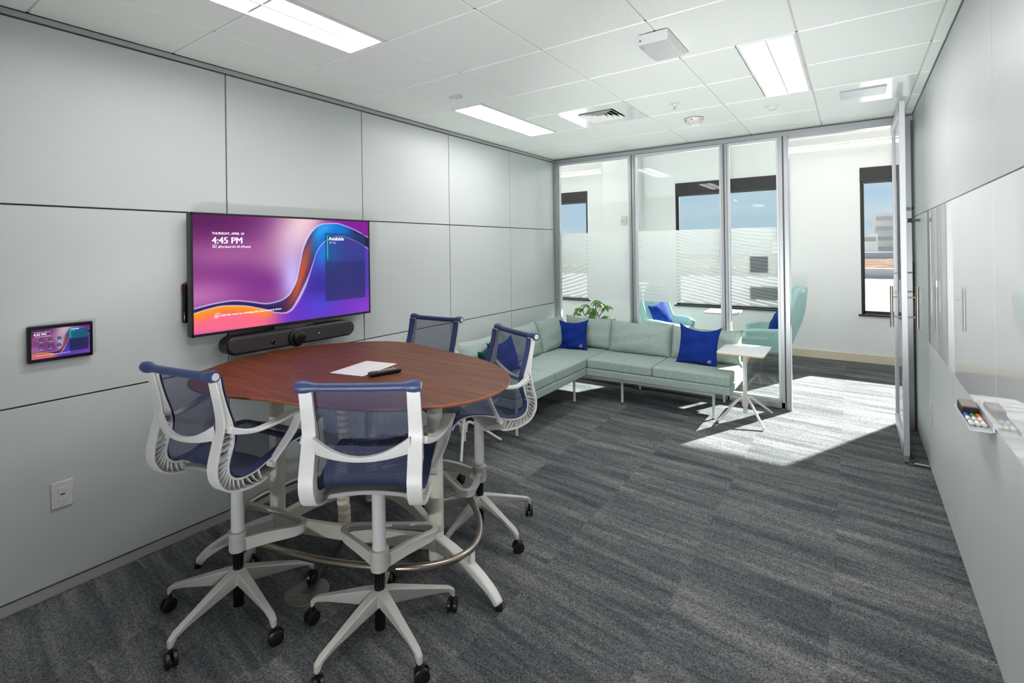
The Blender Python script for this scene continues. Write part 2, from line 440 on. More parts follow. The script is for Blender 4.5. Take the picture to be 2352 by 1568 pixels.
    def build(s, name, m, parent=None, bevel=0., seg=2, smooth=40, solid=0., sub=0, loc=None, mats=None):
        me = bpy.data.meshes.new(name); me.from_pydata(s.v, [], s.f); me.update()
        bm = bmesh.new(); bm.from_mesh(me); bmesh.ops.recalc_face_normals(bm, faces=bm.faces); bm.to_mesh(me); bm.free()
        if smooth:
            for p in me.polygons: p.use_smooth = True
            me.set_sharp_from_angle(angle=math.radians(smooth))
        ob = bpy.data.objects.new(name, me); C.objects.link(ob)
        me.materials.append(m if not isinstance(m, str) else MT[m])
        if parent is not None: ob.parent = parent
        if loc: ob.location = loc
        if solid:
            k = ob.modifiers.new('thick', 'SOLIDIFY'); k.thickness = solid; k.offset = 0
        if bevel:
            k = ob.modifiers.new('soft', 'BEVEL'); k.width = bevel; k.segments = seg; k.limit_method = 'ANGLE'; k.angle_limit = math.radians(35)
        if sub:
            k = ob.modifiers.new('sub', 'SUBSURF'); k.levels = sub; k.render_levels = sub
        return ob

def catmull(pts, n=8, closed=False):
    P = [Vector(p) for p in pts]; m = len(P); out = []
    rng = range(m) if closed else range(m-1)
    for i in rng:
        p0 = P[(i-1) % m] if closed else P[max(i-1, 0)]
        p1 = P[i]; p2 = P[(i+1) % m]
        p3 = P[(i+2) % m] if closed else P[min(i+2, m-1)]
        for k in range(n):
            t = k/n
            out.append(.5*((2*p1)+(p2-p0)*t+(2*p0-5*p1+4*p2-p3)*t*t+(3*p1-p0-3*p2+p3)*t*t*t))
    if not closed: out.append(P[-1])
    return out

def thing(name, label, cat, loc=(0, 0, 0), rz=0, group=None, rot=None):
    o_ = bpy.data.objects.new(name, None); C.objects.link(o_); o_.empty_display_size = .1
    o_.location = loc; o_.rotation_euler = rot if rot else (0, 0, rz)
    o_['label'] = label; o_['category'] = cat
    if group: o_['group'] = group
    return o_
def tag(o_, label, cat, group=None):
    o_['label'] = label; o_['category'] = cat
    if group: o_['group'] = group
    return o_
def struct(o_): o_['kind'] = 'structure'; return o_
def copy_tree(o_, parent=None):
    c = o_.copy(); C.objects.link(c)
    if parent is not None: c.parent = parent; c.matrix_parent_inverse = o_.matrix_parent_inverse.copy()
    for ch in list(o_.children): copy_tree(ch, c)
    return c

_fonts = {}
def text(name, s, size, m, parent, origin, xd, yd, align='LEFT', bold=0., depth=.0004):
    """flat lettering: origin, reading direction xd, up direction yd"""
    cu = bpy.data.curves.new('lettering', 'FONT'); cu.body = s; cu.size = size; cu.align_x = align; cu.resolution_u = 3
    to = bpy.data.objects.new('lettering', cu); C.objects.link(to)
    dg = bpy.context.evaluated_depsgraph_get(); dg.update()
    me = bpy.data.meshes.new_from_object(to.evaluated_get(dg)); me.name = name
    bpy.data.objects.remove(to); bpy.data.curves.remove(cu)
    xd = Vector(xd).normalized(); yd = Vector(yd).normalized(); zd = xd.cross(yd)
    mm = Matrix((xd, yd, zd)).transposed().to_4x4(); mm.translation = Vector(origin)
    if bold:
        bm = bmesh.new()
        for q in (-bold, 0, bold):
            m2 = me.copy(); m2.transform(Matrix.Translation((q, 0, 0))); bm.from_mesh(m2); bpy.data.meshes.remove(m2)
        bm.to_mesh(me); bm.free()
    me.transform(mm); me.materials.clear(); me.materials.append(MT[m])
    ob = bpy.data.objects.new(name, me); C.objects.link(ob); ob.parent = parent
    return ob

# ================================================================== SETTING
FX0, FX1, FY = -4.2, 6.4, 7.70            # open area beyond the glass
# floor
struct(MB().bb(FX0, FX1, -2.2, FY+.2, -.1, 0).build('floor', 'carpet', smooth=0))

# ceiling of the room: lay-in tiles, each bevelled, over a pale grid
X0, Y0, T = .487, 1.098, .61
xs = [0, X0]+[X0+T*k for k in range(1, 6)]+[W]
ys = [-2.1]+[Y0+T*k for k in range(-5, 7)]+[D]
skip = set()
def cell(i, j): return (xs[i], xs[i+1], ys[j], ys[j+1])
def yidx(k): return k+6                   # index j of the row that starts at Y0+T*k
lights = [(X0+T/2, X0+T, Y0-2*T, Y0), (X0, X0+T/2, Y0+2*T, Y0+4*T), (X0+3.5*T, X0+4*T, Y0+2*T, Y0+4*T), (X0+3.5*T, X0+4*T, Y0-2*T, Y0)]
diff = (X0+T, X0+2*T, Y0+3*T, Y0+4*T)
retn = (X0+4*T, X0+5*T, Y0+4*T, Y0+5*T)
mb = MB()
def tile(x0, x1, y0, y1):
    g = .0038
    x0 += g; x1 -= g; y0 += g; y1 -= g
    if x1-x0 < .02 or y1-y0 < .02: return
    mb.bb(x0, x1, y0, y1, H, H+.02)
for i in range(len(xs)-1):
    for j in range(len(ys)-1):
        x0, x1, y0, y1 = cell(i, j); cx, cy = (x0+x1)/2, (y0+y1)/2
        done = False
        for L in lights:
            if L[2] < cy < L[3] and x0-.01 <= L[0] and L[1] <= x1+.01:
                if L[0]-x0 > .05: tile(x0, L[0], y0, y1)
                if x1-L[1] > .05: tile(L[1], x1, y0, y1)
                done = True
        for q in (diff, retn):
            if q[0] < cx < q[1] and q[2] < cy < q[3]: done = True
        if not done: tile(x0, x1, y0, y1)
ceil = struct(mb.build('ceiling', 'tile', smooth=0, bevel=.004, seg=1))
mb = MB().bb(-.1, W+.1, -2.2, D+.05, H+.022, H+.12)
for x in xs[1:-1]: mb.bb(x-.007, x+.007, -2.1, D, H+.006, H+.022)
for y in ys[1:-1]: mb.bb(0, W, y-.007, y+.007, H+.006, H+.022)
mb.build('ceiling_grid', 'grid', ceil, smooth=0)

# left wall: demountable panels
seams_l = [-2.1, -1.28, -.25, .776, 1.812, 2.837, 3.862, D-.03]
zl = [.055, .936, 1.871, H-.035]
mb = MB().bb(-.14, -.02, -2.2, D, 0, H+.03)
wl = struct(mb.build('wall_left', 'gap', smooth=0))
mb = MB()
for a, b in zip(seams_l, seams_l[1:]):
    for c, d in zip(zl, zl[1:]): mb.bb(-.02, 0, a+.004, b-.004, c+.004, d-.004)
mb.build('wall_panels', 'wall', wl, smooth=0, bevel=.0015, seg=1)
struct(MB().bb(-.02, -.004, -2.1, D, 0, .05).build('baseboard_left', 'base_strip', smooth=0))
struct(MB().bb(-.02, .004, -2.1, D, H-.030, H-.004).build('trim_1', 'base_strip', smooth=0))

# right wall: satin panels above and below, glossy writable band between
seams_r = [-2.1, -1.27, -.23, .80, 1.838, 2.874, 3.92, D]
mb = MB().bb(W+.02, W+.14, -2.2, D, 0, H+.03)
wr = struct(mb.build('wall_right', 'gap', smooth=0))
mb = MB()
for a, b in zip(seams_r, seams_r[1:]):
    mb.bb(W, W+.02, a+.002, b-.002, .012, .918)
    mb.bb(W, W+.02, a+.002, b-.002, 1.872, H-.004)
mb.bb(W, W+.02, 3.922, D-.002, .924, 1.866)
mb.build('wall_panels', 'wall_r', wr, smooth=0, bevel=.001, seg=1)
mb = MB()
for a, b in zip(seams_r[:-1], seams_r[1:-1]): mb.bb(W-.002, W+.02, a+.0015, b-.0015, .924, 1.866)
mb.build('markerboard_panels', 'board', wr, smooth=0, bevel=.001, seg=1)

# wall behind the camera
struct(MB().bb(-.1, W+.1, -2.2, -2.1, 0, H+.03).build('wall_front', 'wall', smooth=0))

# glazed partition
FY0, FY1 = D-.045, D+.045
mb = MB()
mb.bb(0, W, FY0, FY1, 2.712, H-.012)                    # head
mb.bb(0, 2.60, FY0, FY1, .012, .075)                     # sill rail
for x0, x1 in ((.0, .055), (1.012, 1.036), (1.046, 1.07), (2.02, 2.044), (2.054, 2.078), (2.556, 2.592), (2.602, 2.645), (3.512, 3.585)):
    mb.bb(x0, x1, FY0-(.006 if x0 in (2.602,) else 0), FY1, 0.0, 2.715)
mb.bb(2.645, 3.512, FY0, FY1, 2.69, 2.715)
pw = struct(mb.build('wall_back', 'alu', smooth=0, bevel=.003, seg=1))
mb = MB()
mb.bb(-.01, W+.01, FY0+.01, FY1-.01, H-.014, H+.03)
mb.bb(0, 2.6, FY0+.01, FY1-.01, 0, .014)
for x in (1.041, 2.049, 2.597): mb.bb(x-.006, x+.006, FY0+.006, FY1-.006, 0, 2.715)
mb.bb(3.583, W+.02, FY0+.02, FY1, 0, 2.75)
mb.build('gasket', 'alu_dark', pw, smooth=0)
panes = [(.055, 1.012), (1.07, 2.02), (2.078, 2.556)]
for i, (x0, x1) in enumerate(panes):
    mb = MB(); f = .022
    mb.bb(x0, x1, D-.022, D+.022, .075, .105); mb.bb(x0, x1, D-.022, D+.022, 2.682, 2.712)
    mb.bb(x0, x0+f, D-.022, D+.022, .105, 2.682); mb.bb(x1-f, x1, D-.022, D+.022, .105, 2.682)
    w = struct(mb.build('window_%d' % (i+1), 'alu_light', smooth=0, bevel=.002, seg=1))
    MB().bb(x0+f-.004, x1-f+.004, D-.004, D+.004, .10, 2.687).build('glass_pane', 'glass', w, smooth=0)
    MB().add([(x0+f, D+.0054, 1.006), (x1-f, D+.0054, 1.006), (x1-f, D+.0054, 1.818), (x0+f, D+.0054, 1.818)], [(0, 1, 2, 3)]).build('frosted_film', 'film', w, smooth=0)

# door leaf, open at a right angle along the right wall
dx, dy0, dy1 = 3.469, 3.98, 4.875
mb = MB()
for y0, y1 in ((dy0, dy0+.055), (dy1-.055, dy1)): mb.bb(dx-.018, dx+.018, y0, y1, .055, 2.70)
mb.bb(dx-.018, dx+.018, dy0, dy1, .055, .14); mb.bb(dx-.018, dx+.018, dy0, dy1, 2.62, 2.70)
door = struct(mb.build('door_1', 'alu_light', smooth=0, bevel=.002, seg=1))
MB().bb(dx-.005, dx+.005, dy0+.05, dy1-.05, .13, 2.63).build('glass_pane', 'glass', door, smooth=0)
MB().bb(dx-.016, dx+.016, dy0+.001, dy1, .006, .058).build('kick_cap', 'alu', door, smooth=0, bevel=.002)
for sgn in (-1, 1):
    hx = dx+sgn*.075; hy = dy0+.028
    mb = MB().cyl((hx, hy, 1.005), (hx, hy, 1.315), .0115, 18)
    for z in (1.085, 1.232): mb.cyl((dx+sgn*.017, hy, z), (hx, hy, z), .006, 12)
    mb.build('door_handle', 'steel', door)
MB().cyl((3.508, dy1-.03, .05), (3.508, dy1-.03, 2.70), .012, 12).build('pivot', 'alu_dark', door)

# ---- open area beyond the glass
struct(MB().bb(FX0, FX1, D+.05, FY+.2, 3.35, 3.45).build('ceiling_far', 'farceil', smooth=0))
struct(MB().bb(-.3, W+.3, D-.03, D+.03, H+.02, 3.36).build('wall_bulkhead', 'farwall', smooth=0))
struct(MB().bb(FX0, 0-.02, D-.03, D+.03, 0, 3.36).build('wall_corridor_west', 'farwall', smooth=0))
struct(MB().bb(W+.02, FX1, D-.03, D+.03, 0, 3.36).build('wall_corridor_east', 'farwall', smooth=0))
struct(MB().bb(FX0-.1, FX0, D, FY+.2, 0, 3.4).build('wall_far_west', 'farwall', smooth=0))
struct(MB().bb(FX1, FX1+.1, D, FY+.2, 0, 3.4).build('wall_far_east', 'farwall', smooth=0))
wins = [(-2.45, -.885), (.725, 2.27), (3.24, 4.84)]
Z0, Z1 = .665, 2.685
mb = MB(); xc = FX0
for a, b in wins+[(FX1, FX1)]:
    mb.bb(xc, a, FY, FY+.18, 0, 3.4); xc = b
for a, b in wins:
    mb.bb(a, b, FY, FY+.18, 0, Z0); mb.bb(a, b, FY, FY+.18, Z1, 3.4)
struct(mb.build('wall_far', 'farwall', smooth=0))
struct(MB().bb(-.46, .156, 7.44, FY-.001, 0, 3.35).build('wall_pier', 'farwall', smooth=0, bevel=.004))
struct(MB().bb(FX0, FX1, FY-.012, FY, 0, .115).build('baseboard_far', 'beige', smooth=0, bevel=.003))
for i, (a, b) in enumerate(wins):
    mb = MB(); f = .045; y0, y1 = FY+.03, FY+.10
    mb.bb(a, b, y0, y1, Z0, Z0+f); mb.bb(a, b, y0, y1, Z1-f, Z1); mb.bb(a, a+f, y0, y1, Z0, Z1); mb.bb(b-f, b, y0, y1, Z0, Z1)
    w = struct(mb.build('window_%d' % (i+4), 'darkframe', smooth=0, bevel=.003, seg=1))
    MB().bb(a+f-.005, b-f+.005, FY+.06, FY+.068, Z0+f-.005, Z1-f+.005).build('glass_pane', 'glass', w, smooth=0)
    MB().bb(a-.035, b+.035, FY-.03, FY+.03, Z0-.022, Z0).build('sill', 'darkframe', w, smooth=0, bevel=.003)
    MB().bb(a, a+.02, FY, FY+.03, Z0, Z1).bb(b-.02, b, FY, FY+.03, Z0, Z1).build('reveal_trim', 'darkframe', w, smooth=0)
    bl = MB().bb(a+.002, b-.002, FY-.02, FY+.05, Z1-.20, Z1).build('roller_blind', 'darkframe', w, smooth=0, bevel=.006)
    MB().bb(a+.03, b-.03, FY+.012, FY+.026, Z1-.222, Z1-.20).build('hem_bar', 'alu_dark', bl, smooth=0)

# ================================================================== CEILING FITTINGS
lab = ['recessed ceiling light panel above the big wall screen, cut by the top edge',
       'recessed ceiling light panel beside the square air diffuser',
       'recessed ceiling light panel between the wireless access box and the glass door',
       'recessed ceiling light panel overhead beside the marker board wall']
for L, lb in zip(lights, lab):
    x0, x1, y0, y1 = L; cx, cy = (x0+x1)/2, (y0+y1)/2; w, d = x1-x0, y1-y0
    t = thing('ceiling_light', lb, 'ceiling light', (cx, cy, H), 0, 'recessed ceiling light panels')
    mb = MB(); a = .022
    mb.bb(-w/2+.006, w/2-.006, -d/2+.006, -d/2+a, -.004, .03).bb(-w/2+.006, w/2-.006, d/2-a, d/2-.006, -.004, .03)
    mb.bb(-w/2+.006, -w/2+a, -d/2+a, d/2-a, -.004, .03).bb(w/2-a, w/2-.006, -d/2+a, d/2-a, -.004, .03)
    mb.build('frame', 'white_metal', t, smooth=0, bevel=.002, seg=1)
    MB().bb(-w/2+a, w/2-a, -d/2+a, d/2-a, .010, .014).build('diffuser', 'panel_light', t, smooth=0)
    MB().bb(-.0045, .0045, -d/2+a, d/2-a, .001, .010).build('centre_bar', 'grid', t, smooth=0)

# square four-way diffuser
x0, x1, y0, y1 = diff
t = thing('air_diffuser', 'square white ceiling air diffuser with nested louvre blades', 'air vent', ((x0+x1)/2, (y0+y1)/2, H))
mb = MB(); o_, q = .30, .158
mb.bb(-o_, o_, -o_, -q, -.003, .012).bb(-o_, o_, q, o_, -.003, .012).bb(-o_, -q, -q, q, -.003, .012).bb(q, o_, -q, q, -.003, .012)
mb.build('face_plate', 'whitegloss', t, smooth=0, bevel=.001, seg=1)
MB().bb(-q, q, -q, q, .017, .021).build('duct_opening', 'dark_void', t, smooth=0)
for r0 in (.150, .112, .076, .040):
    mb = MB(); r1 = r0-.034; z0, z1 = -.012, .012
    cs = [(-1, -1), (1, -1), (1, 1), (-1, 1)]
    vs = [(a*r0, b*r0, z0) for a, b in cs]+[(a*max(r1, .001), b*max(r1, .001), z1) for a, b in cs]
    mb.add(vs, [(i, (i+1) % 4, 4+(i+1) % 4, 4+i) for i in range(4)])
    mb.build('louvre_ring', 'whitegloss', t, smooth=0, solid=.0025)

# return grille
x0, x1, y0, y1 = retn
t = thing('return_grille', 'glossy white ceiling panel with a grey slotted return grille near the glass door', 'air vent', ((x0+x1)/2, (y0+y1)/2, H))
mb = MB().bb(-.298, .298, -.298, .298, -.003, .012); mb.build('face_plate', 'whitegloss', t, smooth=0, bevel=.001, seg=1)
gx, gy = 3.232-(x0+x1)/2, 3.82-(y0+y1)/2
gr = MB().bb(gx-.14, gx+.14, gy-.115, gy+.115, -.010, -.003).build('slotted_grille', 'grille', t, smooth=0)
mb = MB()
for k in range(16): mb.bb(gx-.138, gx+.138, gy-.112+k*.0146, gy-.112+k*.0146+.009, -.0125, -.0098)
mb.build('slats', 'alu_light', gr, smooth=0)

# box on the ceiling
t = thing('wireless_access_box', 'white curved-front box mounted on the ceiling grid beside the central seam', 'ceiling device', (2.315, 2.02, H))
n_ = 12; prof = []
for k in range(n_+1):
    u = k/n_; prof.append((-.20+.40*u, -(.052+.020*math.sin(PI*min(1, .25+u*.75))) if u < .72 else -(.052+.020*math.sin(PI*.79))*(1-(u-.72)/.28*.80)))
poly = [(-.20, -.012)]+prof+[(.20, -.006)]
mb = MB(); m_ = len(poly)
vs = [(-.078, y, z) for y, z in poly]+[(.078, y, z) for y, z in poly]
mb.add(vs, [tuple(range(m_)), tuple(reversed(range(m_, 2*m_)))]+[(i, i+m_, (i+1) % m_+m_, (i+1) % m_) for i in range(m_)])
sh = mb.build('shell', 'white', t, bevel=.004)
MB().bb(-.05, .05, -.17, .15, -.012, 0).build('mount_plate', 'black', t, smooth=0)
MB().bb(-.077, -.062, -.19, -.10, -.0705, -.066).build('marking_strip', 'base_grey', sh, smooth=0)
MB().box((-.066, -.2015, -.045), (.008, .003, .006)).build('port', 'black', sh, smooth=0)

# small ceiling sensor block
t = thing('ceiling_clip', 'small white bracket on the ceiling tile near the light panel by the wall', 'ceiling device', (.765, 2.05, H))
MB().box((0, 0, -.008), (.10, .035, .016)).build('plate', 'white', t, smooth=0, bevel=.002)
MB().box((-.012, .028, -.006), (.03, .03, .012)).box((.022, .028, -.006), (.022, .03, .012)).build('tab', 'base_grey', t, smooth=0, bevel=.002)

# sprinkler
t = thing('sprinkler', 'small ceiling sprinkler head with a red bulb', 'sprinkler', (2.014, 3.243, H))
MB().lathe([(.038, 0), (.038, -.003), (.030, -.008), (.014, -.010)], 24).build('escutcheon', 'white', t)
MB().cyl((0, 0, -.008), (0, 0, -.022), .007).cyl((-.008, 0, -.02), (-.003, 0, -.045), .0018).cyl((.008, 0, -.02), (.003, 0, -.045), .0018).build('frame_arms', 'whitegloss', t)
MB().cyl((0, 0, -.021), (0, 0, -.042), .0022).build('glass_bulb', 'red', t)
MB().lathe([(.004, -.043), (.014, -.046), (.014, -.048), (.004, -.049)], 16).build('deflector', 'alu', t)

# alarm strobe
t = thing('fire_alarm_strobe', 'round white ceiling fire alarm strobe with orange FIRE lettering', 'fire alarm', (2.01, 3.84, H))
MB().lathe([(.083, 0), (.083, -.004)], 32).build('mount_ring', 'black', t)
bd = MB().lathe([(.082, -.004), (.080, -.014), (.070, -.034), (.052, -.042), (.046, -.052), (.018, -.056)], 32).build('body', 'white', t)
MB().lathe([(.022, -.052), (.020, -.066), (.010, -.074), (.002, -.076)], 18).build('lens', 'whitegloss', t)
MB().box((0, -.0765, -.020), (.022, .004, .005)).build('slot', 'black', bd, smooth=0)
for ang, s in ((-26, 'FIRE'), (-145, 'FIRE')):
    for k, ch in enumerate(s):
        a = math.radians(ang+(k-1.5)*10.5)
        rr = .0772; p = (rr*math.cos(a), rr*math.sin(a), -.0300)
        text('letter', ch, .020, 'ink', bd, p, (-math.sin(a), math.cos(a), 0), (math.cos(a)*.45, math.sin(a)*.45, .9), 'CENTER', .0006)

t = thing('occupancy_sensor', 'small white dome sensor on the ceiling between the strobe and the return grille', 'sensor', (2.631, 3.82, H))
MB().lathe([(.052, 0), (.052, -.006), (.046, -.012), (.034, -.014)], 28).build('bezel', 'white', t)
MB().lathe([(.034, -.012), (.030, -.026), (.018, -.034), (.003, -.037)], 24).build('lens', 'grid', t)

# ================================================================== LEFT WALL THINGS
def interp(tab, u):
    n = len(tab)
    if u <= tab[0][0]: return tab[0][1]
    if u >= tab[-1][0]: return tab[-1][1]
    sl_ = [(tab[i+1][1]-tab[i][1])/(tab[i+1][0]-tab[i][0]) for i in range(n-1)]
    for i in range(n-1):
        if u <= tab[i+1][0]: break
    def tan(j):
        if j == 0: return sl_[0]
        if j == n-1: return sl_[-1]
        return 0 if sl_[j-1]*sl_[j] <= 0 else 2*sl_[j-1]*sl_[j]/(sl_[j-1]+sl_[j])
    h_ = tab[i+1][0]-tab[i][0]; t_ = (u-tab[i][0])/h_
    return (2*t_**3-3*t_*t_+1)*tab[i][1]+(t_**3-2*t_*t_+t_)*h_*tan(i)+(-2*t_**3+3*t_*t_)*tab[i+1][1]+(t_**3-t_*t_)*h_*tan(i+1)
UP = [(0, .785), (.09, .757), (.173, .746), (.26, .770), (.35, .802), (.41, .79), (.465, .744), (.50, .65), (.515, .591), (.535, .44), (.557, .281), (.585, .18), (.612, .116), (.65, .062), (.69, .038), (.764, .030), (.867, .074), (.94, .125), (1, .176)]
LO = [(0, .825), (.06, .80), (.125, .784), (.225, .80), (.29, .83), (.345, .86), (.40, .897), (.446, .908), (.48, .885), (.506, .83), (.545, .72), (.58, .60), (.61, .46), (.64, .323), (.67, .255), (.70, .212), (.79, .165), (.88, .20), (1, .30)]
def mixc(a, b, t): t = max(0, min(1, t)); return [a[i]+(b[i]-a[i])*t for i in range(3)]
def sstep(a, b, x): t = max(0, min(1, (x-a)/(b-a))); return t*t*(3-2*t)
def gau(x, y, cx, cy, sx_, sy_): return math.exp(-((x-cx)/sx_)**2-((y-cy)/sy_)**2)
def wallpaper(u, v):
    hi, lo = interp(UP, u), interp(LO, u)
    if v < hi:
        c = (118, 44, 118)
        c = mixc(c, (86, 18, 84), gau(u, v, .05, .0, .25, .25))
        c = mixc(c, (238, 206, 212), .95*gau(u, v, .56-.25*v, .05+.0*u, .16, .55))
        c = mixc(c, (176, 104, 160), .7*gau(u, v, .16, .34, .28, .14))
        c = mixc(c, (112, 32, 128), .85*gau(u, v, .30, .62, .22, .16))
        c = mixc(c, (196, 186, 246), .9*gau(u, v, .49, .58, .07, .30))
        c = mixc(c, (208, 130, 190), .7*gau(u, v, .0, .68, .22, .14))
        c = mixc(c, (128, 24, 150), gau(u, v, .95, .02, .27, .2)*sstep(.62, .72, u))
        d = hi-v
    elif v < lo:
        t = (v-hi)/max(.001, lo-hi)
        c = (46, 30, 84)
        c = mixc(c, (196, 86, 54), .95*gau(u, 0, .535, 0, .075, 1)*sstep(0, .25, t)*(1-.5*sstep(.55, 1, t)))
        c = mixc(c, (70, 40, 110), .6*sstep(.55, 1, t)*gau(u, 0, .56, 0, .1, 1))
        c = mixc(c, (18, 108, 200), sstep(.585, .66, u)*(1-sstep(.80, .95, u)))
        c = mixc(c, (52, 168, 240), .8*gau(u, t, .68, .25, .07, .35))
        c = mixc(c, (30, 30, 70), .9*sstep(.84, 1, u))
        c = mixc(c, (90, 110, 200), .5*(1-sstep(0, .4, t))*(1-sstep(.35, .5, u)))
        d = min(v-hi, lo-v)
    else:
        c = (104, 52, 190)
        c = mixc(c, (24, 132, 224), .95*gau(u, v, .70, .36, .10, .20))
        c = mixc(c, (44, 40, 140), .8*gau(u, v, .66, .66, .13, .2))
        c = mixc(c, (72, 70, 214), .8*gau(u, v, .66, .88, .10, .10))
        c = mixc(c, (56, 60, 150), .8*gau(u, v, .90, .60, .16, .30))
        c = mixc(c, (150, 60, 200), .6*gau(u, v, .98, .95, .2, .2))
        c = mixc(c, (250, 106, 130), .95*(1-sstep(.30, .50, u))*sstep(.86, .97, v+.10*(1-u)))
        c = mixc(c, (190, 80, 190), .8*(1-sstep(.0, .30, u))*sstep(.95, 1.02, v))
        lens = 1-sstep(.0, .10, v-lo-.01)
        c = mixc(c, (255, 146, 24), lens*(1-sstep(.30, .42, u))*1.0)
        d = v-lo
    sl = 1+5*gau(u, 0, .545, 0, .06, 1)
    return mixc(c, (226, 216, 255), .85*math.exp(-(d/(.0050*sl))**2))
def card(c, u, v, x0, x1, y0, ym, y1):
    if x0 < u < x1 and y0 < v < y1:
        c = mixc(c, (30, 62, 110), .55) if v < ym else mixc(c, (40, 46, 96), .72)
    return c
def screen(name, parent, x, y0, y1, z0, z1, nu, nv, fn, m='screen'):
    mb = MB().grid(nu, nv, lambda a, b: (x, y0+(y1-y0)*a, z1-(z1-z0)*b))
    ob = mb.build(name, m, parent, smooth=0)
    at = ob.data.color_attributes.new('picture', 'FLOAT_COLOR', 'POINT')
    buf = []
    for j in range(nv):
        for i in range(nu):
            buf += [*lin(fn(i/(nu-1), j/(nv-1))), 1]
    at.data.foreach_set('color', buf)
    return ob

# television
TY0, TY1, TZ0, TZ1 = .526, 1.790, 1.157, 1.867
t = thing('television', 'large wall-mounted screen with a purple and blue ribbon picture, 4:45 PM showing', 'television', (0, 0, 0))
MB().bb(.045, .098, TY0, TY1, TZ0, TZ1).build('housing', 'black', t, smooth=0, bevel=.004)
mb = MB(); bz = .011
mb.bb(.098, .1035, TY0, TY1, TZ1-bz, TZ1).bb(.098, .1035, TY0, TY1, TZ0, TZ0+bz*1.4).bb(.098, .1035, TY0, TY0+bz, TZ0, TZ1).bb(.098, .1035, TY1-bz, TY1, TZ0, TZ1)
mb.build('bezel', 'black', t, smooth=0, bevel=.001, seg=1)
SY0, SY1, SZ0, SZ1 = TY0+bz, TY1-bz, TZ0+bz*1.4, TZ1-bz
scn = screen('screen', t, .1005, SY0, SY1, SZ0, SZ1, 420, 236, lambda u, v: card(wallpaper(u, v), u, v, .690, .972, .135, .43, .84))
MB().bb(0.004, .046, .95, 1.35, 1.30, 1.72).build('wall_bracket', 'black', t, smooth=0)
MB().bb(.06, .09, 1.02, 1.30, TZ0-.022, TZ0).bb(.03, .12, 1.09, 1.22, TZ0-.03, TZ0-.018).build('lower_bracket', 'alu_dark', t, smooth=0)
def tvt(s, size, u, v, m='txt', bold=0.):
    text('screen_text', s, size, m, scn, (.1012, SY0+(SY1-SY0)*u, SZ1-(SZ1-SZ0)*v), (0, 1, 0), (0, 0, 1), 'LEFT', bold)
tvt('THURSDAY, APRIL 18', .0198, .082, .166, bold=.0006)
tvt('4:45 PM', .0545, .082, .243, bold=.0016)
tvt('#Portland 6C-03 (Moxie)', .0188, .110, .281, bold=.0004)
tvt('Available', .036, .716, .210, bold=.0010)
tvt('All day', .021, .718, .242, 'txt_dim')
tvt('Add this room to a meeting with your personal device', .0172, .118, .871, bold=.0004)
def rect_on(x, y0, y1, z0, z1, m, parent, name):
    return MB().add([(x, y0, z0), (x, y1, z0), (x, y1, z1), (x, y0, z1)], [(0, 1, 2, 3)]).build(name, m, parent, smooth=0)
gy = SY0+(SY1-SY0)*.706
rect_on(.1012, gy, gy+.0045, SZ1-(SZ1-SZ0)*.40, SZ1-(SZ1-SZ0)*.16, 'txt_green', scn, 'status_bar')
def outline(mb, y0, y1, z0, z1, x, w_=.0022):
    for a in ((y0, y1, z0, z0+w_), (y0, y1, z1-w_, z1), (y0, y0+w_, z0, z1), (y1-w_, y1, z0, z1)):
        mb.add([(x, a[0], a[2]), (x, a[1], a[2]), (x, a[1], a[3]), (x, a[0], a[3])], [(0, 1, 2, 3)])
iy = SY0+(SY1-SY0)*.085; iz = SZ1-(SZ1-SZ0)*.279
mb = MB(); outline(mb, iy, iy+.022, iz, iz+.017, .1012)
mb.add([(.1012, iy+.006, iz+.004), (.1012, iy+.013, iz+.004), (.1012, iy+.013, iz+.010), (.1012, iy+.006, iz+.010)], [(0, 1, 2, 3)])
mb.build('cast_icon', 'txt', scn, smooth=0)
iy = SY0+(SY1-SY0)*.089; iz = SZ1-(SZ1-SZ0)*.876
mb = MB(); outline(mb, iy, iy+.020, iz-.004, iz+.012, .1012); outline(mb, iy+.008, iy+.030, iz+.004, iz+.024, .1012)
mb.build('share_icon', 'txt', scn, smooth=0)

# mini computer mounted behind the screen's edge
t = thing('mini_computer', 'slim black box computer mounted on the wall behind the edge of the screen', 'computer', (0, 0, 0))
MB().bb(.001, .036, .512, .665, 1.235, 1.462).build('case', 'black_gloss', t, bevel=.010, seg=3)
MB().bb(.012, .018, .5105, .513, 1.40, 1.45).build('indicator', 'redled', t, smooth=0)
MB().tube(catmull([(.02, .54, 1.462), (.025, .545, 1.485), (.03, .58, 1.49), (.03, .62, 1.47)], 6), .004, 8).build('cable', 'black', t)

# video bar
t = thing('video_bar', 'long charcoal cloth-covered video bar with a round camera, under the big screen', 'video bar', (0, 0, 0))
def capsule(y0, y1, z0, z1, x0, x1, n=14):
    r = (z1-z0)/2; zc = (z0+z1)/2; pts = []
    for k in range(n+1):
        a = PI/2+PI*k/n; pts.append((y0+r+r*math.cos(a), zc+r*math.sin(a)))
    for k in range(n+1):
        a = -PI/2+PI*k/n; pts.append((y1-r+r*math.cos(a), zc+r*math.sin(a)))
    m_ = len(pts); mb = MB()
    mb.add([(x0, y, z) for y, z in pts]+[(x1, y, z) for y, z in pts], [tuple(range(m_)), tuple(reversed(range(m_, 2*m_)))]+[(i, (i+1) % m_, m_+(i+1) % m_, m_+i) for i in range(m_)])
    return mb
capsule(.682, 1.585, 1.027, 1.136, .065, .168).build('housing', 'black', t, bevel=.006, smooth=50)
capsule(.689, 1.578, 1.034, 1.129, .150, .180).build('cloth_front', 'speaker', t, bevel=.008, smooth=50)
cm = MB().lathe([(.057, .17), (.059, .184), (.057, .192), (.050, .196)], 32, (0, 1.118, 1.076), 'x').build('camera', 'black', t)
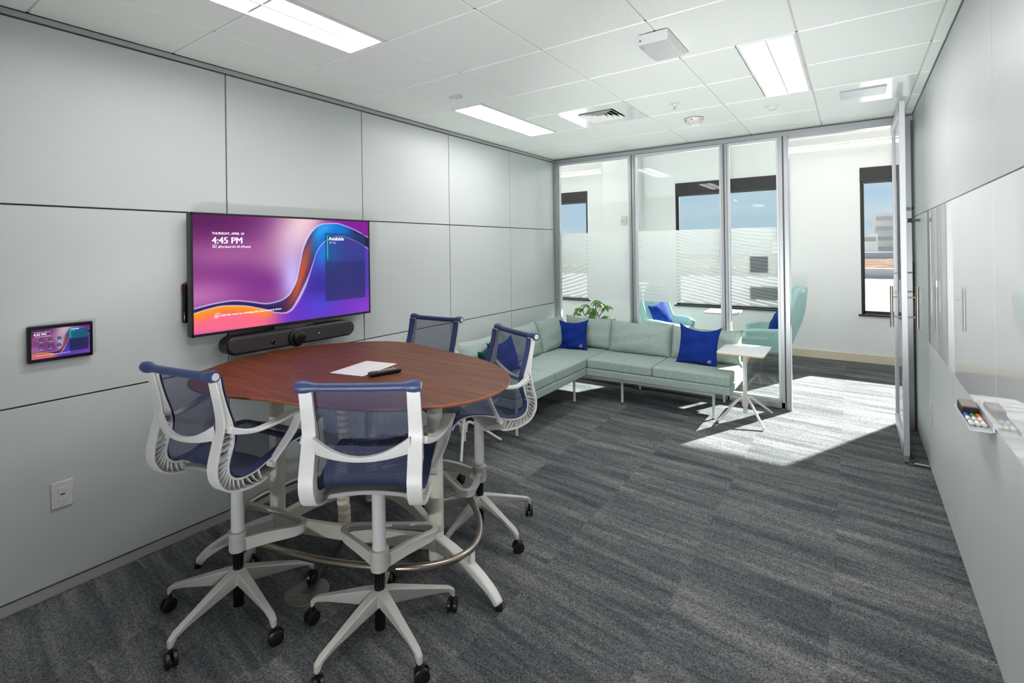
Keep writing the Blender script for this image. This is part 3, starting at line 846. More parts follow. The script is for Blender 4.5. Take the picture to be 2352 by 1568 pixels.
MB().lathe([(.045, .194), (.043, .208), (.036, .213), (.012, .214)], 32, (0, 1.126, 1.074), 'x').build('lens_barrel', 'black_gloss', cm)
MB().lathe([(.013, .17), (.013, .183), (.011, .185)], 20, (0, .958, 1.071), 'x').build('sensor', 'black_gloss', t)
MB().box((.1805, 1.285, 1.083), (.002, .007, .004)).build('status_light', 'led', t, smooth=0)
MB().bb(0, .07, 1.0, 1.2, 1.05, 1.11).build('wall_bracket', 'black', t, smooth=0)

# touch panel
t = thing('touch_panel', 'small black wall-mounted touch panel with a lit ribbon screen, above the wall jack', 'touch panel', (0, 0, 0))
AY0, AY1, AZ0, AZ1 = -.140, .104, 1.130, 1.302
MB().bb(0, .024, AY0, AY1, AZ0, AZ1).build('case', 'black', t, bevel=.007, seg=3)
MB().bb(.024, .0265, AY0+.002, AY1-.002, AZ0+.002, AZ1-.002).build('glass_front', 'black_gloss', t, smooth=0, bevel=.001)
PY0, PY1, PZ0, PZ1 = AY0+.014, AY1-.014, AZ0+.018, AZ1-.016
def dimpic(u, v):
    c = wallpaper(u, v); c = mixc(c, (60, 60, 70), .25)
    if .64 < u < .97 and .10 < v < .86: c = mixc((10, 90, 100) if v < .42 else (26, 30, 60), c, .25)
    return c
sp = screen('screen', t, .0270, PY0, PY1, PZ0, PZ1, 240, 144, dimpic)
def tpt(s, size, u, v, m='txt', bold=0., al='LEFT'):
    text('screen_text', s, size, m, sp, (.0276, PY0+(PY1-PY0)*u, PZ1-(PZ1-PZ0)*v), (0, 1, 0), (0, 0, 1), al, bold)
tpt('THURSDAY, APRIL 18', .0062, .035, .115); tpt('4:45 PM', .0135, .035, .205, bold=.0004); tpt('#Portland 6C-03 (Moxie)', .0055, .055, .255)
tpt('Available', .0085, .665, .115, bold=.0002); tpt('All day', .005, .665, .165, 'txt_dim')
tpt('Add this room to a meeting with your personal device', .0056, .075, .90)
rect_on(.0276, PY0+(PY1-PY0)*.648, PY0+(PY1-PY0)*.655, PZ1-(PZ1-PZ0)*.40, PZ1-(PZ1-PZ0)*.11, 'txt_green', sp, 'status_bar')
for (u, v) in ((.16, .36), (.31, .36), (.46, .36), (.16, .60), (.31, .60), (.46, .60)):
    yc, zc = PY0+(PY1-PY0)*u, PZ1-(PZ1-PZ0)*v
    b_ = MB().lathe([(.0075, .0273), (.0075, .0277)], 20, (0, yc, zc), 'x').build('screen_button', 'icon_dark', sp)
    mb = MB(); outline(mb, yc-.003, yc+.003, zc-.002, zc+.002, .0281, .0009)
    mb.build('button_icon', 'txt_dim', b_, smooth=0) if False else mb.build('button_icon', 'txt_dim', sp, smooth=0)
    rect_on(.0276, yc-.006, yc+.006, zc-.0125, zc-.0108, 'txt_dim', sp, 'button_caption')

# wall jack
t = thing('wall_jack', 'white single-port jack plate low on the grey wall panel', 'wall plate', (0, 0, 0))
MB().bb(0, .007, -.059, .023, .414, .541).build('plate', 'white', t, bevel=.004, seg=2)
ins = MB().bb(.006, .0088, -.034, -.001, .445, .511).build('insert', 'white', t, bevel=.0015)
MB().bb(.0085, .0094, -.025, -.008, .475, .481).build('port', 'black', ins, smooth=0)
for z in (.425, .530): MB().lathe([(.003, .006), (.003, .0079)], 12, (0, -.0175, z), 'x').build('screw', 'base_grey', t)

# ================================================================== RIGHT WALL THINGS
t = thing('marker_tray', 'small clear-edged tray on the marker board wall holding an eraser and markers', 'tray', (0, 0, 0))
MB().bb(3.522, 3.600, 1.86, 2.20, .905, .909).bb(3.522, 3.526, 1.86, 2.20, .905, .920).bb(3.590, 3.5985, 1.86, 2.20, .905, .945).build('shelf', 'alu_light', t, smooth=0, bevel=.001, seg=1)
t = thing('board_eraser', 'dark felt board eraser lying in the marker tray', 'eraser', (3.556, 2.125, .909), 0)
MB().box((0, 0, .017), (.052, .125, .034)).build('felt', 'eraser', t, smooth=0, bevel=.004)
MB().box((0, 0, .037), (.05, .12, .007)).build('grip', 'eraser_top', t, smooth=0, bevel=.002)
for i, (m_, cname) in enumerate((('bluem', 'blue'), ('green', 'green'), ('orange', 'orange'))):
    t = thing('marker', '%s-banded white dry-erase marker in the tray' % cname, 'marker', (3.539+i*.0185, 1.975, .909), 0, 'dry-erase markers in the tray')
    MB().cyl((0, -.062, .0085), (0, .03, .0085), .0085, 16).build('barrel', 'whitegloss', t)
    MB().cyl((0, .028, .0085), (0, .072, .0085), .0088, 16).build('cap', m_, t)
    MB().cyl((0, -.03, .0085), (0, -.018, .0085), .0087, 16).build('label_band', m_, t)

t = thing('door_bumper', 'black cylindrical door bumper on the wall above the door handle', 'door bumper', (W, 4.40, 1.82))
MB().cyl((0, 0, 0), (-.06, 0, 0), .010, 16).build('shaft', 'alu_dark', t)
MB().cyl((-.05, 0, 0), (-.062, 0, 0), .018, 20).cyl((-.070, 0, 0), (-.078, 0, 0), .018, 20).cyl((-.06, 0, 0), (-.072, 0, 0), .012, 16).build('rubber_tip', 'black', t)
t = thing('light_switch', 'white switch plate on the wall beside the door handle', 'switch', (W, 4.33, 1.225))
MB().box((-.003, 0, 0), (.006, .075, .12)).build('plate', 'white', t, bevel=.002)
MB().box((-.007, 0, 0), (.005, .032, .066)).build('rocker', 'whitegloss', t, bevel=.001)
t = thing('outlet_plate', 'white outlet plate low on the wall beyond the marker tray', 'outlet', (W, 3.835, .435))
MB().box((-.003, 0, 0), (.006, .08, .165)).build('plate', 'white', t, bevel=.002)
MB().box((-.0065, 0, 0), (.003, .034, .07)).build('receptacle', 'whitegloss', t, bevel=.001)
t = thing('door_stop', 'small dark floor door stop with a metal arm between the door and the wall', 'door stop', (3.50, 3.96, 0))
MB().lathe([(.02, 0), (.02, .01), (.012, .014), (.012, .035)], 16).build('post', 'alu_dark', t)
MB().bb(.0, .096, -.009, .009, .012, .019).build('arm', 'alu_light', t, smooth=0, bevel=.002)

# ================================================================== TABLE
ZT = 1.010
def table_r(a):
    return .741*(1+.082*math.cos(3*(a-.011))+.154*math.cos(2*(a-.045))+.011*math.cos(6*(a-.011)))
TC = (.956, .966)
t = thing('meeting_table', 'bar-height walnut table with a rounded top and white legs, near the big screen', 'table', (TC[0], TC[1], 0))
N_ = 120
rings = [(-.030, ZT-.022), (-.006, ZT-.013), (0, ZT-.008), (0, ZT-.002), (-.002, ZT)]
mb = MB(); vs = []; fs = []
for off, z in rings:
    for k in range(N_):
        a = 2*PI*k/N_; r = table_r(a)+off; vs.append((r*math.cos(a), r*math.sin(a), z))
for i in range(len(rings)-1):
    for k in range(N_): fs.append((i*N_+k, i*N_+(k+1) % N_, (i+1)*N_+(k+1) % N_, (i+1)*N_+k))
mb.add(vs, fs).build('edge_band', 'walnut_edge', t)
mb = MB()
vs = [((table_r(2*PI*k/N_)-.002)*math.cos(2*PI*k/N_), (table_r(2*PI*k/N_)-.002)*math.sin(2*PI*k/N_), ZT) for k in range(N_)]
mb.add(vs, [tuple(range(N_))]); 
top = mb.build('tabletop', 'walnut', t, smooth=0)
vs = [((table_r(2*PI*k/N_)-.03)*math.cos(2*PI*k/N_), (table_r(2*PI*k/N_)-.03)*math.sin(2*PI*k/N_), ZT-.0222) for k in range(N_)]
MB().add(vs, [tuple(reversed(range(N_)))]).build('underside', 'cream_metal', t, smooth=0)
# inlaid power lid
rz = math.radians(11.7); c_, s_ = math.cos(rz), math.sin(rz)
def tl(x, y): return (1.025-TC[0]+x*c_-y*s_, .978-TC[1]+x*s_+y*c_)
mb = MB(); mb.prism([tl(-.104, -.144), tl(.104, -.144), tl(.104, .144), tl(-.104, .144)], ZT+.0002, ZT+.003)
lid = mb.build('power_lid', 'white', t, smooth=0, bevel=.001, seg=1)
MB().prism([tl(.066, -.140), tl(.069, -.140), tl(.069, .140), tl(.066, .140)], ZT+.0028, ZT+.0034).build('lid_seam', 'base_grey', lid, smooth=0)
cols = [(.50, .79), (1.373, 1.14), (.61, 1.36)]
ctr = Vector((sum(c[0] for c in cols)/3, sum(c[1] for c in cols)/3))
for (x, y) in cols:
    mb = MB().lathe([(.040, .045), (.040, ZT-.05), (.040, ZT-.05), (.055, ZT-.04), (.055, ZT-.0235)], 28, (x-TC[0], y-TC[1], 0))
    mb.build('column', 'cream_metal', t)
feet = [(.343, .441), (1.826, 1.066), (.36, 1.78)]
for (cx, cy), (fx, fy) in zip(cols, feet):
    p = []
    for k in range(13):
        u = k/12; x = cx+(fx-cx)*u; y = cy+(fy-cy)*u
        z = .108*(1-u**2.6)**.75+.022
        p.append((x-TC[0], y-TC[1], z))
    sd_ = Vector((fy-cy, -(fx-cx), 0))
    q = MB().strip(catmull(p, 3), sd_, [.058-.018*(i/36) for i in range(37)], [.075-.040*(i/36) for i in range(37)]).build('foot', 'white_metal', t, bevel=.010, seg=3)
    MB().lathe([(.017, 0), (.017, .02)], 16, (fx-TC[0], fy-TC[1], 0)).build('glide', 'black', q)
def beam(a, b, bow):
    a, b = Vector((*a, 0)), Vector((*b, 0)); d = b-a; nrm = Vector((-d.y, d.x, 0)).normalized(); p = []
    for k in range(15):
        u = k/14; q = a+d*u+nrm*bow*4*u*(1-u); p.append((q.x-TC[0], q.y-TC[1], .125+.02*4*u*(1-u)))
    m_ = MB(); vs = []; fs = []
    P = [Vector(x) for x in p]
    for i, q in enumerate(P):
        dd = (P[min(i+1, 14)]-P[max(i-1, 0)]); s2 = Vector((-dd.y, dd.x, 0)).normalized()*.018
        up = Vector((0, 0, .038)); vs += [q-s2-up, q+s2-up, q+s2+up, q-s2+up]
    for i in range(14):
        for k in range(4): fs.append((i*4+k, i*4+(k+1) % 4, i*4+4+(k+1) % 4, i*4+4+k))
    m_.add(vs, fs); m_.build('stretcher', 'cream_metal', t, bevel=.008, seg=2)
beam(cols[0], cols[1], -.05); beam(cols[1], cols[2], -.06); beam(cols[2], cols[0], -.04)
ring = [(.40, .62), (.668, .534), (1.048, .60), (1.36, .725), (1.56, .86), (1.655, 1.03), (1.60, 1.22), (1.40, 1.41), (1.08, 1.58), (.74, 1.62), (.45, 1.45), (.31, 1.13), (.30, .82)]
rp_ = catmull([(x-TC[0], y-TC[1], .212) for x, y in ring], 8, True)
fr_ = MB().tube(rp_, .0165, 14, True).build('foot_ring', 'steel', t)
for (cx, cy), (fx, fy), u in zip(cols, feet, (.50, .615, .36)):
    x = cx+(fx-cx)*u; y = cy+(fy-cy)*u
    MB().cyl((x-TC[0], y-TC[1], .10), (x-TC[0], y-TC[1], .205), .012, 14).build('ring_post', 'white_metal', t)
# cable riser
sp_ = MB(); sx_, sy_ = .80-TC[0], 1.0-TC[1]
for k in range(26):
    z = .045+k*.0362
    sp_.lathe([(.030, 0), (.034, .003), (.034, .024), (.030, .027)], 16, (sx_+.006*math.sin(k*.5), sy_+.006*math.cos(k*.4), z), 'z')
sp_.build('cable_riser', pm('riser_cream', (240, 234, 216), .5, noise=.03, nscale=80), t)
MB().tube([(sx_, sy_, .05), (sx_, sy_, .5), (sx_, sy_, ZT-.03)], .010, 8).build('riser_core', 'cream_metal', t)

# remote
t = thing('remote_control', 'black remote control with small coloured buttons lying on the walnut table', 'remote control', (1.212, .952, ZT+.0005), math.radians(-16))
body = MB().box((0, 0, .011), (.042, .168, .020)).build('body', 'black', t, bevel=.007, seg=3)
for j in range(9):
    for i in range(3):
        m_ = 'base_grey'
        if j == 0: m_ = 'alu_dark'
        if j == 1: m_ = ('red', 'amber', 'bluem')[i]
        if j == 8: m_ = 'red' if i != 1 else 'alu_dark'
        MB().box((-.011+i*.011, -.066+j*.0165, .0216), (.006, .007, .003)).build('button', m_, body, smooth=0, bevel=.001, seg=1)

# floor box and cable
t = thing('floor_outlet', 'round brushed metal floor outlet set in the carpet under the table', 'floor outlet', (.990, .648, 0), math.radians(35))
MB().lathe([(.102, 0), (.101, .003), (.092, .005)], 40).build('flange', 'lid_metal', t)
ld = MB().lathe([(.078, .004), (.077, .0065)], 40).build('lid', 'lid_metal', t)
MB().bb(-.022, .022, -.014, .014, .0063, .008).build('latch', 'alu_dark', ld, smooth=0, bevel=.002)
for x in (-.05, -.035): MB().lathe([(.004, .006), (.004, .0075)], 10, (x, -.045, 0)).build('screw', 'alu_dark', ld)
tag(MB().tube(catmull([(.965, .705, .008), (.955, .74, .010), (.93, .79, .008), (.88, .86, .007), (.84, .93, .007), (.815, .975, .02), (.80, 1.0, .046)], 8), .0045, 8).build('power_cable', 'black'),
    'thin black power cable running across the carpet from the floor outlet to the cable riser', 'cable')

# ================================================================== STOOLS
def make_stool():
    t = thing('mesh_stool', 'stool', 'stool', (0, 0, 0))
    # five-legged base
    MB().lathe([(.030, .130), (.034, .150), (.034, .185), (.026, .196)], 24).build('hub', 'base_grey', t)
    for k in range(5):
        a = 2*PI*k/5; ca, sa = math.cos(a), math.sin(a)
        P = [(.018, .196, .120, .046), (.06, .188, .118, .042), (.15, .163, .112, .036), (.25, .134, .104, .031), (.302, .119, .098, .028), (.318, .110, .072, .024), (.330, .100, .070, .020)]
        vs = []; fs = []
        for r, zt, zb, w in P:
            for (s, z, ww) in ((-1, zb, .45 if r < .3 else .9), (1, zb, .45 if r < .3 else .9), (1, zt, 1), (-1, zt, 1)):
                x, y = r, s*w/2*ww; vs.append((x*ca-y*sa, x*sa+y*ca, z))
        for i in range(len(P)-1):
            for q in range(4): fs.append((i*4+q, i*4+(q+1) % 4, i*4+4+(q+1) % 4, i*4+4+q))
        fs += [(3, 2, 1, 0), tuple((len(P)-1)*4+q for q in range(4))]
        lg = MB().add(vs, fs).build('base_leg', 'base_grey', t, bevel=.004, seg=2)
        cx, cy = .320*ca, .320*sa
        b = a+1.1; tx, ty = math.cos(b), math.sin(b)
        ox, oy = cx+.008*tx, cy+.008*ty
        nx, ny = -ty, tx
        mb = MB()
        for s in (-1, 1):
            p0 = (ox+nx*s*.0065, oy+ny*s*.0065, .030); p1 = (ox+nx*s*.0225, oy+ny*s*.0225, .030)
            mb.tube([(ox+nx*s*.0055, oy+ny*s*.0055, .030), p0, (ox+nx*s*.019, oy+ny*s*.019, .030), p1], [.026, .030, .030, .024], 20)
        mb.cyl((cx, cy, .028), (cx, cy, .076), .0065, 10)
        mb.box((ox, oy, .045), (.02, .02, .03))
        mb.build('caster', 'black', lg)
    MB().lathe([(.0225, .028), (.0225, .285)], 24).build('gas_cylinder', 'black_gloss', t)
    # foot rest: collar and triangular loop
    fr = MB().lathe([(.036, .278), (.038, .284), (.038, .352), (.041, .356), (.041, .366), (.030, .368)], 28).build('foot_rest', 'base_grey', t)
    lp = [(.030, .018, .330), (.10, .066, .345), (.170, .118, .352), (.204, .150, .352), (.212, .182, .352), (.188, .206, .352), (.13, .210, .352), (.05, .210, .352)]
    right = [Vector(p) for p in lp]
    path = right+[Vector((-p.x, p.y, p.z)) for p in reversed(right)]
    path = catmull(path, 4)
    vs = []; fs = []
    n = len(path)
    for i, q in enumerate(path):
        dd = path[min(i+1, n-1)]-path[max(i-1, 0)]; s2 = Vector((-dd.y, dd.x, 0)).normalized()
        e_ = min(i, n-1-i)/n*2
        hh = .058*(1-e_)+.018*e_
        tw = .012
        vs += [q-s2*tw*.4-Vector((0, 0, hh)), q+s2*tw*.4-Vector((0, 0, hh)), q+s2*tw*.4-Vector((0, 0, .006)), q+s2*tw-Vector((0, 0, .006)),
               q+s2*tw+Vector((0, 0, .006)), q-s2*tw+Vector((0, 0, .006)), q-s2*tw-Vector((0, 0, .006)), q-s2*tw*.4-Vector((0, 0, .006))]
    for i in range(n-1):
        for q in range(8): fs.append((i*8+q, i*8+(q+1) % 8, i*8+8+(q+1) % 8, i*8+8+q))
    MB().add(vs, fs).build('foot_loop', 'base_grey', fr, bevel=.002, seg=1)
    MB().lathe([(.0285, .364), (.0285, .640), (.034, .650)], 28).build('column', 'white', t)
    # side frames
    outer = catmull([(-.268, 1.128), (-.252, 1.06), (-.230, .97), (-.226, .91), (-.240, .84), (-.254, .765), (-.244, .70), (-.205, .656), (-.135, .634), (-.06, .632), (-.02, .642)], 6)if False else None
    def prof(pts, x, n=6): return catmull([(x, y, z) for y, z in pts], n)
    OUT = [(-.252, 1.120), (-.240, 1.06), (-.224, .98), (-.219, .92), (-.236, .845), (-.254, .765), (-.246, .705), (-.207, .658), (-.135, .634), (-.06, .632), (-.025, .640)]
    INN = [(-.236, 1.120), (-.226, 1.06), (-.204, .98), (-.184, .92), (-.176, .86), (-.190, .79), (-.200, .75), (-.190, .708), (-.150, .684), (-.085, .684), (-.01, .708), (.09, .738), (.17, .746), (.225, .735), (.255, .712), (.268, .690)]
    for s in (-1, 1):
        x = s*.205
        mb = MB()
        O = prof(OUT, x); I = prof(INN, x)
        no, ni = len(O), len(I)
        mb.strip(O, (1, 0, 0), [.050+.008*min(1, i/(no*.5)) for i in range(no)], .008)
        mb.strip(I, (1, 0, 0), [.046 if i < ni*.3 else .040 for i in range(ni)], .010)
        # solid upper web between the two skins
        A = [p for p in O if p.z > .90]; B = [p for p in I if p.z > .90]
        m_ = min(len(A), len(B))
        A = [A[int(i*(len(A)-1)/(m_-1))] for i in range(m_)]; B = [B[int(i*(len(B)-1)/(m_-1))] for i in range(m_)]
        vs = []
        for a, b in zip(A, B): vs += [a+Vector((-.022, 0, 0)), a+Vector((.022, 0, 0)), b+Vector((.022, 0, 0)), b+Vector((-.022, 0, 0))]
        fs = [(i*4+q, i*4+(q+1) % 4, i*4+4+(q+1) % 4, i*4+4+q) for i in range(m_-1) for q in range(4)]
        mb.add(vs, fs+[(3, 2, 1, 0)])
        # curved ribs in the flexing lower spine
        L_o = [p for p in O if p.z < .905]; L_i = [p for p in I if p.z < .905 and p.y < -.05]
        for k in range(17):
            u = k/16; a = L_o[min(int(u*(len(L_o)-1)*.92), len(L_o)-1)]; b = L_i[min(int(u*(len(L_i)-1)), len(L_i)-1)]
            mid = (a+b)/2+Vector((0, 0, -.004))
            mb.strip([a, mid, b], (1, 0, 0), .040, .0035)
        mb.build('side_frame', 'white', t, bevel=.0012, seg=1)
        # arm loop
        ap = catmull([(s*.228, -.205, .905), (s*.240, -.17, .888), (s*.264, -.11, .876), (s*.284, -.03, .886), (s*.296, .04, .904), (s*.296, .078, .906), (s*.292, .096, .888), (s*.278, .070, .82), (s*.248, .018, .735), (s*.236, -.012, .692)], 5)
        n = len(ap)
        ws = []
        for i in range(n):
            u = i/(n-1)
            ws.append(.036+.020*sstep(.15, .5, u)-.010*sstep(.6, .75, u)-.014*sstep(.8, 1, u))
        MB().strip(ap, (1, 0, .0), ws, [.013+.016*(1-sstep(0, .25, i/(n-1))) for i in range(n)]).build('arm', 'white', t, bevel=.004, seg=2)
        MB().cyl((s*.222, -.010, .693), (s*.254, -.010, .693), .013, 16).build('arm_pivot', 'white', t)
    # lumbar bar
    lb = []
    for k in range(21):
        u = -1+2*k/20; lb.append((u*.186, -.222-.030*(1-u*u), .893-.044*(1-u*u)))
    vs = []; fs = []
    for k, p in enumerate(lb):
        u = abs(-1+2*k/20); h_ = .010+.022*u*u; d_ = .012
        vs += [(p[0], p[1]+d_, p[2]-h_), (p[0], p[1]-.004, p[2]-h_), (p[0], p[1]-d_, p[2]+h_-.004), (p[0], p[1]-d_, p[2]+h_), (p[0], p[1]+d_, p[2]+h_)]
    for k in range(20):
        for q in range(5): fs.append((k*5+q, k*5+(q+1) % 5, k*5+5+(q+1) % 5, k*5+5+q))
    MB().add(vs, fs).build('lumbar_bar', 'white', t, bevel=.002, seg=1)
    # under-seat pan
    vs = []; fs = []
    for k in range(17):
        u = -1+2*k/16; z = .656-.020*u*u; x = u*.190
        for (y, dz) in ((-.13, .0), (-.04, -.012), (.05, 0), (.05, .022), (-.04, .022), (-.13, .018)): vs.append((x, y, z+dz))
    for k in range(16):
        for q in range(6): fs.append((k*6+q, k*6+(q+1) % 6, k*6+6+(q+1) % 6, k*6+6+q))
    fs += [tuple(range(6)), tuple(reversed(range(96, 102)))]
    MB().add(vs, fs).build('seat_pan', 'under_grey', t, bevel=.003)
    # mesh sling: back and seat in one run
    SL = [(y+.009, z) if z > .8 else (y+.006, z+.006) for y, z in INN]
    path = catmull([(0, y, z) for y, z in SL], 5)
    def slf(a, b):
        i = b*(len(path)-1); k = min(int(i), len(path)-2); f = i-k
        p = path[k].lerp(path[k+1], f); u = 2*a-1
        sag = .012*(1-u*u)
        dd = (path[k+1]-path[k]).normalized(); nn = Vector((0, -dd.z, dd.y))
        q = p-nn*sag if False else p+Vector((0, dd.z, -dd.y))*-sag*-1*(-1)
        wv = .226 if b > .3 else .222
        return (u*wv, q.y, q.z)
    MB().grid(17, len(path), slf).build('mesh_sling', 'mesh', t, smooth=180)
    for s in (-1, 1):
        e_ = [(s*.206, p.y+.004*(1 if p.z > .8 else .3), p.z+(.004 if p.z < .8 else 0)) for p in path[:]]
        MB().strip(e_, (1, 0, 0), .042, .003).build('sling_border', 'navy', t, smooth=60)
    # rolled top edge, thicker at its ends
    tp = []; rr = []
    for k in range(25):
        u = -1+2*k/24; au = abs(u); tp.append((u*.236, -.258, 1.124+.004*au**3)); rr.append(.0165+.0085*sstep(.70, .88, au)-(.004 if au > .99 else 0))
    MB().tube(tp, rr, 18).build('top_roll', 'roll', t, smooth=50)
    for s in (-1, 1):
        MB().lathe([(.015, -.003), (.015, .003)], 16, (s*.2345, -.258, 1.128), 'x').build('roll_end', 'white', t)
        fp = [(s*.232, .262, .694)]
    MB().tube([(-.225, .262, .690), (0, .262, .686), (.225, .262, .690)], .014, 12).build('front_roll', 'navy', t, smooth=50)
    return t
st = make_stool()
stools = [((.838, .400), 99.5, -3, 'navy mesh stool with white frame between the wall jack and the walnut table'),
          ((1.487, .668), 124.3, 58, 'navy mesh stool with white frame seen square from behind, beside the floor outlet'),
          ((1.344, 1.545), 245, 58, 'navy mesh stool with white frame seen side-on, at the sofa end of the table'),
          ((.628, 1.72), 273.6, 34, 'navy mesh stool mostly hidden behind the far edge of the walnut table')]
for i, ((x, y), face, leg0, lb_) in enumerate(stools):
    o_ = st if i == 0 else copy_tree(st)
    o_.location = (x, y, 0); o_.rotation_euler = (0, 0, math.radians(face-90))
    o_['label'] = lb_; o_['group'] = 'navy mesh stools around the table'
    for ch in o_.children:
        if i == 0 and ch.name.split('.')[0] not in ('hub', 'base_leg', 'gas_cylinder', 'foot_rest', 'column'): ch.location.z = .022   # this one is set a little higher
        elif i > 0: ch.location.z = 0
        if ch.name.split('.')[0] in ('hub', 'base_leg'): ch.rotation_euler = (0, 0, math.radians(leg0-(face-90)))

# ================================================================== SOFA
def cushion(w, h, th, seed=0, nu=26, nv=20, pinch=.05, wr=.006, corner=.02, plump=.45):
    rnd = random.Random(seed); ph = [rnd.uniform(0, 6.28) for _ in range(8)]
    mb = MB(); vs = []; fs = []; idx = {}
    def pt(a, b, s):
        u, v = 2*a-1, 2*b-1
        x = w/2*u*(1-pinch*(1-v*v)*abs(u)**2+corner*abs(u*v)**6); y = h/2*v*(1-pinch*1.3*(1-u*u)*abs(v)**2+corner*abs(u*v)**6)
        e_ = max(0, (1-abs(u)**2.6))**plump*max(0, (1-abs(v)**2.6))**plump
        z = s*th/2*e_
        z += s*wr*e_*(math.sin(5*u+ph[0]+2*v)*.5+math.sin(9*v+ph[1]-3*u)*.4+math.sin(13*u*v+ph[2])*.4)
        y += -(.03+.5*pinch)*h*(1-u*u)*(.5+.5*v)*(.4+.6*math.sin(ph[3])**2)*(abs(v)**3)
        return (x, y, z)
    for s in (1, -1):
        for j in range(nv):
            for i in range(nu):
                edge = i in (0, nu-1) or j in (0, nv-1)
                if s < 0 and edge: idx[(s, i, j)] = idx[(1, i, j)]; continue
                idx[(s, i, j)] = len(vs); vs.append(pt(i/(nu-1), j/(nv-1), s))
    for s in (1, -1):
        for j in range(nv-1):
            for i in range(nu-1):
                f = (idx[(s, i, j)], idx[(s, i+1, j)], idx[(s, i+1, j+1)], idx[(s, i, j+1)])
                fs.append(f if s > 0 else f[::-1])
    return mb.add(vs, fs)
def orient(ob, c, yaw_, tilt, rollz=0):
    """cushion plane (x right, y up, z outward): yaw about vertical, lean back by tilt"""
    m_ = Matrix.Rotation(yaw_, 4, 'Z') @ Matrix.Rotation(PI/2-tilt, 4, 'X') @ Matrix.Rotation(rollz, 4, 'Z')
    m_.translation = Vector(c); ob.matrix_local = m_
sofa = thing('corner_sofa', 'L-shaped sage green sofa on thin white legs along the glass wall and the panelled wall', 'sofa', (0, 0, 0))
SB = .275
# upholstered platforms
MB().bb(.81, 2.232, 4.079, 4.800, SB, .352).build('seat_platform', 'sage', sofa, bevel=.012, seg=3)
MB().bb(.06, .812, 2.729, 4.800, SB, .352).build('seat_platform', 'sage', sofa, bevel=.012, seg=3)
for (x0, x1, y0, y1) in ((.812, 1.512, 4.080, 4.800), (1.516, 2.230, 4.080, 4.800), (.06, .806, 4.085, 4.80), (.06, .810, 3.405, 4.080), (.06, .810, 2.730, 3.400)):
    MB().bb(x0, x1, y0, y1, .3515, .452).build('seat_cushion', 'sage', sofa, bevel=.020, seg=4)
mb = MB().bb(.84, 2.075, 4.135, 4.165, SB-.036, SB).bb(.86, 2.10, 4.77, 4.80, SB-.03, SB).bb(2.035, 2.075, 4.20, 4.80, SB-.03, SB).bb(.70, .73, 2.80, 4.0, SB-.03, SB).bb(.10, .13, 2.80, 4.75, SB-.03, SB).bb(.10, .73, 2.83, 2.86, SB-.03, SB)
mb.build('under_frame', 'white_metal', sofa, smooth=0, bevel=.003)
for (x, y) in ((.711, 3.985), (1.150, 4.222), (1.135, 4.79), (2.058, 4.218), (2.035, 4.79), (.735, 2.845), (.115, 2.845), (.115, 4.76)):
    g_ = MB().lathe([(.013, .006), (.014, SB-.002)], 14, (x, y, 0)).build('leg', 'white_metal', sofa)
    MB().lathe([(.014, 0), (.014, .007)], 14, (x, y, 0)).build('glide', 'black', g_)
# loose back cushions
for i, (c, w_, h_, th, yw, tl_, sd_) in enumerate((
        ((.545, 4.70, .625), .64, .37, .20, 0, .28, 1),
        ((1.190, 4.665, .610), .72, .37, .22, 0, .26, 2),
        ((1.885, 4.665, .605), .70, .36, .22, 0, .26, 3),
        ((.205, 4.40, .620), .62, .38, .20, PI/2, .26, 4),
        ((.200, 3.72, .615), .72, .38, .21, PI/2, .26, 5),
        ((.200, 3.05, .605), .70, .37, .21, PI/2, .26, 6))):
    b = cushion(w_, h_, th, sd_, pinch=.03, wr=.010, corner=.03, plump=.42).build('back_cushion', 'sage', sofa, smooth=180)
    orient(b, c, yw, tl_)
# throw pillows
def throw(c, w_, yw, tl_, rl, m_, lb_, sd_, mark=True):
    p = cushion(w_, w_, .135, sd_, 30, 30, pinch=.10, wr=.016, corner=.06, plump=.55).build('throw_pillow', m_, smooth=180)
    orient(p, c, yw, tl_, rl); tag(p, lb_, 'pillow', 'throw pillows on the sofa')
    if mark:
        # small angular emblem near the lower corner
        mb = MB(); s_ = .016
        def seg(a, b):
            a, b = Vector((*a, 0)), Vector((*b, 0)); d_ = (b-a).normalized(); nn = Vector((-d_.y, d_.x, 0))*.0016
            mb.add([(a-nn), (b-nn), (b+nn), (a+nn)], [(0, 1, 2, 3)])
        for a, b in (((-1, -.9), (-.6, .6)), ((-.6, .6), (.2, .9)), ((.2, .9), (1, .4)), ((1, .4), (.8, -.5)), ((.8, -.5), (.1, -1)), ((-.5, -.1), (.5, .2)), ((.1, -1), (0, 0)), ((-1, -.9), (-.3, -.3))):
            seg((a[0]*s_, a[1]*s_), (b[0]*s_, b[1]*s_))
        k = mb.build('emblem', 'mark', p, smooth=0); k.location = (w_*.33, -w_*.35, .046)
        k.rotation_euler = (.26, .26, 0)
    return p
throw((.435, 4.505, .605), .36, .10, .30, .06, 'blue_pillow', 'royal blue throw pillow leaning in the corner of the sofa', 11)
throw((1.862, 4.475, .628), .40, -.02, .26, -.05, 'blue_pillow', 'royal blue throw pillow at the sofa end next to the white side table', 12)
throw((.42, 3.12, .610), .34, PI/2-.15, .32, .10, 'blue_pillow', 'royal blue throw pillow seen through the mesh back of the side-on stool', 13)
throw((.40, 2.92, .590), .30, PI/2+.25, .38, .10, 'teal_pillow', 'dark teal throw pillow poking out beside the stool on the wall side of the sofa', 14, False)

